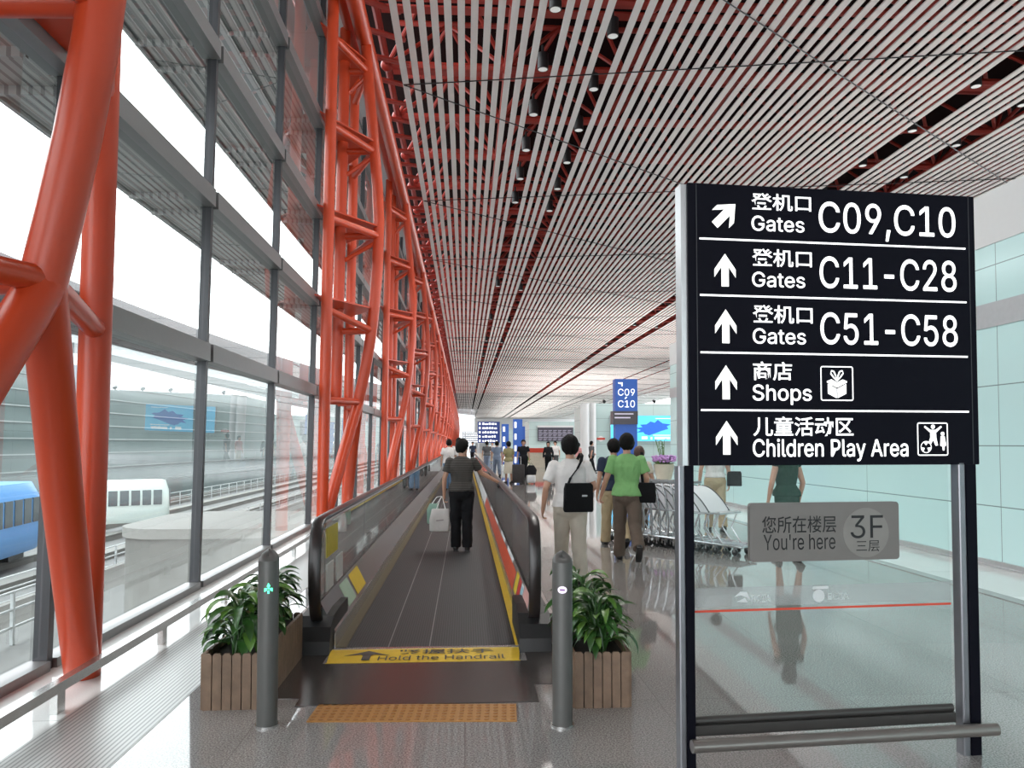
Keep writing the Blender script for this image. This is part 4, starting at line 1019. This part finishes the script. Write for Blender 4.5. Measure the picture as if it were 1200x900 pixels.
# 6 person behind the trolleys, head behind the sign
person('person in white shirt and khaki trousers behind the trolleys', (4.62, 14.0, 0), radians(-4), 1.7, legs=((10, 4), (-10, 10)), top=WSH, bottom=KHA, hem=1.0, armL=((-.27, -.03, 1.14), (-.28, .04, .88)))
shoulder_bag('dark handbag at the side of the person in khaki trousers', (4.97, 13.96, .82), .27, .12, .27, radians(-15), [(-.09, 0, .25), (-.08, 0, .5), (-.12, .02, .64)], buckle=False)
# 7 woman in dark green dress seen through the sign's glass
person('woman in dark green sleeveless dress seen below the black sign', (4.42, 10.35, 0), radians(5), 1.64, legs=((8, 3), (-8, 8)), top=DGRN, skirt=(DGRN, .52, .185), female=True, sleeves=.12, hairlen=.12, wid=.92, dress=True, armL=((-.25, -.04, 1.12), (-.27, .02, .88)), armR=((.25, .0, 1.12), (.255, .10, .90)))

# others down the concourse: coarser but with the same parts
def far(lab, x, y, rz, H, top, bottom=None, **k): return person(lab, (x, y, 0.012 if (-1 < x < .5 and y < 44) else 0), radians(rz), H, top=top, bottom=bottom, vox=.014, **k)
far('person in white T-shirt and jeans ahead on the walkway, at its left', -.55, 26.5, 0, 1.7, WSH, JEAN, legs=((4, 2), (-5, 6)), armR=((.24, .08, 1.12), (.12, .2, 1.0)))
shoulder_bag('dark bag strap across the back of the person in jeans', (-.36, 26.36, .88), .22, .09, .2, 0, [(-.1, 0, .19), (-.2, .03, .35), (-.28, .05, .5)], buckle=False)
far('second person in white ahead on the walkway, beside the one in jeans', -.22, 27.8, 0, 1.76, WSH, GREYC, legs=((3, 2), (-3, 4)))
far('person in pale top farthest ahead on the walkway', -.25, 38, 0, 1.7, CREAM, GREYC, legs=((3, 2), (-3, 4)))
far('woman in khaki top and cream skirt standing by dark suitcase', 1.75, 30.9, 25, 1.66, OLV, None, skirt=(CREAM, .42, .21), female=True, legs=((5, 2), (-5, 4)), armR=((.25, .05, 1.12), (.24, .2, .92)))
far('man in black shirt standing facing us beyond the suitcases', 2.62, 34.5, 175, 1.74, BLKS, BLKT, legs=((3, 2), (-3, 2)))
far('woman in open black jacket and white top walking towards us', 4.45, 41, 175, 1.68, BLKS, BLKT, female=True, hairlen=.12, sleeves=1.2, legs=((8, 4), (-8, 10)))
far('person in pale shirt behind the woman in black jacket', 5.3, 45, 160, 1.72, WSH, GREYC, legs=((6, 4), (-6, 8)))
far('man in dark grey shirt striding to the right by white column', 7.15, 43.2, -70, 1.74, GREYC, BLKT, legs=((18, 6), (-16, 18)), armL=((-.3, .12, 1.16), (-.32, .34, 1.05)), armR=((.28, -.14, 1.15), (.30, -.2, .92)))
far('person in blue-grey clothes walking beyond the khaki woman', 1.55, 37.5, 10, 1.7, BGREY, BGREY, legs=((12, 4), (-12, 12)))
far('person in grey standing under the wide blue sign', 1.25, 44, 0, 1.7, GREYC, BGREY, legs=((3, 2), (-3, 2)))
far('person in pink top standing near the white column', 6.3, 42.5, 120, 1.62, PINK, CREAM, female=True, legs=((3, 2), (-3, 2)))
far('distant person in dark clothes left of the wide blue sign', .6, 60, 180, 1.72, NAVY, BLKT, legs=((8, 4), (-8, 8)))
far('distant person in white beyond the wide blue sign', 2.2, 62, 180, 1.7, WSH, BGREY, legs=((8, 4), (-8, 8)))

# luggage standing on the floor
def suitcase(lab, x, y, w, d, h, mat, rz=0, tall=True):
    t = thing('suitcase', lab, 'suitcase', (x, y, 0), rz)
    part('shell', MB().loft([((0, 0, .05), w / 2 * .95, d / 2 * .9, .3), ((0, 0, .08), w / 2, d / 2, .3), ((0, 0, h - .03), w / 2, d / 2, .3), ((0, 0, h), w / 2 * .93, d / 2 * .85, .3)], 28), mat, t)
    if tall: part('handle', MB().tube([(-.1, d * .3, h), (-.1, d * .3, h + .3), (.1, d * .3, h + .3), (.1, d * .3, h)], .011, 6), ALU, t)
    else: part('handle', MB().tube([(-.08, 0, h), (-.06, 0, h + .05), (.06, 0, h + .05), (.08, 0, h)], .011, 6), BLACK, t)
    for sx in (-1, 1):
        for sy in (-1, 1): part('wheel', MB().cyl((sx * w * .38 - .012, sy * d * .3, .03), (sx * w * .38 + .012, sy * d * .3, .03), .03, n=12), BLACK, t)
suitcase('tall dark suitcase beside the woman in khaki top', 2.12, 30.5, .48, .3, .78, cloth('dark_suitcase_cloth', (.05, .045, .045)))
suitcase('small silver case right of the tall dark suitcase', 2.62, 30.6, .36, .25, .34, pm('silver_shell', (.55, .55, .56), .35, .4), 0, False)
bgk = thing('travel_bag', 'black travel bag above the small silver case', 'bag', (2.66, 30.9, .35)); part('bag_body', MB().loft([((0, 0, 0), .2, .11, .5), ((0, 0, .2), .23, .13, .6), ((0, 0, .38), .12, .06, .7)], 20), BLKS, bgk); part('handle', MB().tube([(-.08, 0, .36), (0, 0, .48), (.08, 0, .36)], .01, 6), BLACK, bgk)
ct = thing('information_counter', 'red topped pale counter beyond the people with luggage', 'counter', (4.6, 52, 0)); part('body', MB().prism(rrect(-.9, .9, 0, 1.0, .05), 0, .6), CREAM, ct); part('top', MB().box((-1.0, -.05, 1.0), (1.0, .65, 1.3)), REDLINE, ct, 'red fascia')
ps = thing('potted_shrub', 'green shrub in pale tub by the tall blue totem', 'plant', (3.4, 44, 0)); part('tub', MB().loft([((0, 0, 0), .2, .2), ((0, 0, .5), .28, .28)], 18), CREAM, ps)
gr = MB()
for i in range(60): leaf(gr, (rnd.uniform(-.15, .15), rnd.uniform(-.15, .15), rnd.uniform(.5, .9)), rnd.uniform(0, 6.3), rnd.uniform(.2, 1.2), .35, .12, 1.2, 0)
part('foliage', gr, LEAF2, ps)
bq = thing('queue_barrier', 'low pale barrier rail across the concourse under the wide blue sign', 'barrier', (1.7, 56, 0)); part('panel', MB().box((-1.0, -.02, .35), (1.0, .02, .9)), pm('barrier_panel', (.66, .58, .5), .5), bq)
for s in (-1, 1): part('post', MB().cyl((s * 1.0, 0, 0), (s * 1.0, 0, .98), .03).cyl((s, 0, 0), (s, 0, .02), .16), ALU, bq)

# ================================================================== OUTSIDE
struct('ground', MB().box((-160, -60, -9.2), (-3.2, 420, -9)), GROUND, 'concrete ground outside')
struct('outside_deck', MB().box((-7.6, -10, -1.9), (-3.15, 14.5, -1.65)).box((-9.5, 14.5, -2.6), (-3.15, 260, -2.3)), pm('deck_concrete', (.16, .16, .155), .8), 'concrete deck outside the glass')
def railing(lab, x, y0, y1, z, h, nr):
    t = thing('railing', lab, 'railing', (x, y0, z)); L = y1 - y0
    m = pm('pale_railing', (.5, .52, .52), .4, .2)
    for i in range(nr): part('bar', MB().cyl((0, 0, h * (i + 1) / nr), (0, L, h * (i + 1) / nr), .025, n=8), m, t)
    k = 0
    while k * 2.2 <= L: part('post', MB().box((-.025, k * 2.2 - .03, 0), (.025, k * 2.2 + .03, h)), m, t); k += 1
railing('pale railing on the deck just outside the glass', -7.3, 2, 14, -1.65, .85, 3)
railing('pale railing along the near side of the guideway', -11.3, 6, 90, -2.6, .9, 3)
railing('pale railing along the far side of the guideway', -19.6, 6, 110, -2.6, .9, 3)
gw = thing('guideway', 'raised concrete people mover guideway outside', 'track', (-15.5, 0, 0)); part('deck', MB().box((-4.6, 0, -3.2), (4.6, 260, -2.6)), pm('guideway_concrete', (.17, .17, .168), .8), gw)
part('track_beam', MB().box((-2.6, 0, -2.6), (-2.0, 260, -2.35)).box((-.2, 0, -2.6), (.2, 260, -2.35)).box((2.0, 0, -2.6), (2.6, 260, -2.35)), CONC, gw)
part('edge_wall', MB().box((-4.7, 0, -3.3), (-4.5, 260, -2.2)).box((4.5, 0, -3.3), (4.7, 260, -2.2)), CONC, gw)
# rounded concrete block
dr = thing('concrete_drum', 'rounded pale concrete block outside the glass with flat lid', 'wall', (-5.3, 17.6, 0))
def stad(w, d, r, n=8): return rrect(-w / 2, w / 2, -d / 2, d / 2, r, n)
UP = Matrix(((1, 0, 0, 0), (0, 0, 1, 0), (0, 1, 0, 0), (0, 0, 0, 1)))
part('drum_wall', MB().prism(stad(3.4, 4.0, 1.0), -4.0, -.28, UP), CONC, dr)
part('lid', MB().prism(stad(3.5, 4.1, 1.02), -.28, -.08, UP), pm('lid_concrete', (.33, .32, .30), .7), dr)
# people movers
def car(lab, loc, rz, body, L, W, H, glassm):
    t = thing('people_mover_car', lab, 'train', loc, rz)
    part('body', MB().loft([((0, 0, 0), W / 2 * .92, L / 2 * .97, .25), ((0, 0, .25), W / 2, L / 2, .22), ((0, 0, H * .75), W / 2, L / 2 * .98, .22), ((0, 0, H), W / 2 * .82, L / 2 * .93, .3)], 40), body, t)
    wn_ = MB()
    nw = 7
    for s in (-1, 1):
        for i in range(nw):
            y = -L * .42 + L * .84 * i / nw; wn_.box((s * W / 2 * 1.0 - .03, y, H * .42), (s * W / 2 * 1.0 + .03, y + L * .84 / nw * .78, H * .78))
    for s in (-1, 1): wn_.box((-W * .36, s * L / 2 * .985 - .05, H * .40), (W * .36, s * L / 2 * .985 + .05, H * .80))
    part('window', wn_, glassm, t, 'dark window row')
    part('bogie', MB().box((-W * .3, -L * .4, -.3), (W * .3, -L * .2, .02)).box((-W * .3, L * .2, -.3), (W * .3, L * .4, .02)), BLACK, t)
DWIN = pm('train_window', (.10, .12, .13), .1)
car('white people mover car with pale green end outside the glass', (-16.0, 37.0, -2.02), radians(-58), pm('white_green_car', (.72, .80, .76), .3), 3.9, 2.2, 1.9, DWIN)
car('blue people mover car at the left edge of the photo', (-15.6, 25.2, -2.02), radians(8), pm('blue_car', (.10, .34, .75), .3), 6.0, 2.4, 2.3, DWIN)
# building across
bl = thing('terminal_building', 'long terminal building across the tracks with pale curved roof', 'building', (-46, 0, 0))
PALE = pm('pale_fascia', (.075, .069, .073), .6, var=.03)
def arc(y): return 9 * ((y - 76) / 120) ** 2 if y > 76 else 0
fas = MB(); vs = []; fs = []; N = 60
for i in range(N + 1):
    y = -40 + 460 * i / N; dx = arc(y)
    vs += [(dx - 14, y, 23), (dx, y, 20.6), (dx + .9, y, 18.6), (dx + .7, y, 16.4), (dx - 3.0, y, 15.2)]
for i in range(N):
    for k in range(4): fs.append((i * 5 + k, i * 5 + k + 1, (i + 1) * 5 + k + 1, (i + 1) * 5 + k))
fas.add(vs, fs, 0, True); part('roof', fas, PALE, bl)
def curtain(nm, x, z0, z1, mats, lab=None):
    mb = MB(); vs = []; fs = []
    for i in range(N + 1):
        y = -40 + 460 * i / N; vs += [(x + arc(y), y, z0), (x + arc(y), y, z1), (x + arc(y) - .4, y, z1), (x + arc(y) - .4, y, z0)]
    for i in range(N):
        for k in range(4): fs.append((i * 4 + k, (i + 1) * 4 + k, (i + 1) * 4 + (k + 1) % 4, i * 4 + (k + 1) % 4))
    mb.add(vs, fs); return part(nm, mb, mats, bl, lab)
curtain('clerestory', -3.1, 13.8, 15.4, pm('clerestory_glass', (.55, .6, .62), .2))
curtain('facade', -3.0, -9, 13.8, pm('facade_glass', (.075, .098, .098), .15, var=.5, scale=.1), 'grey green glass facade')
for z in (-4, -1.5, .4, 2.2, 4.0, 5.8, 7.6, 9.4, 11.2, 12.6): curtain('ledge', -2.8, z - .07, z + .07, pm('facade_line', (.22, .235, .235), .5))
for i, y in enumerate((22, 58, 96)): part('pier', MB().box((-2.6, y, -9), (-1.4, y + 1.6, 13.9)), pm('pier_grey', (.3, .31, .32), .6), bl)
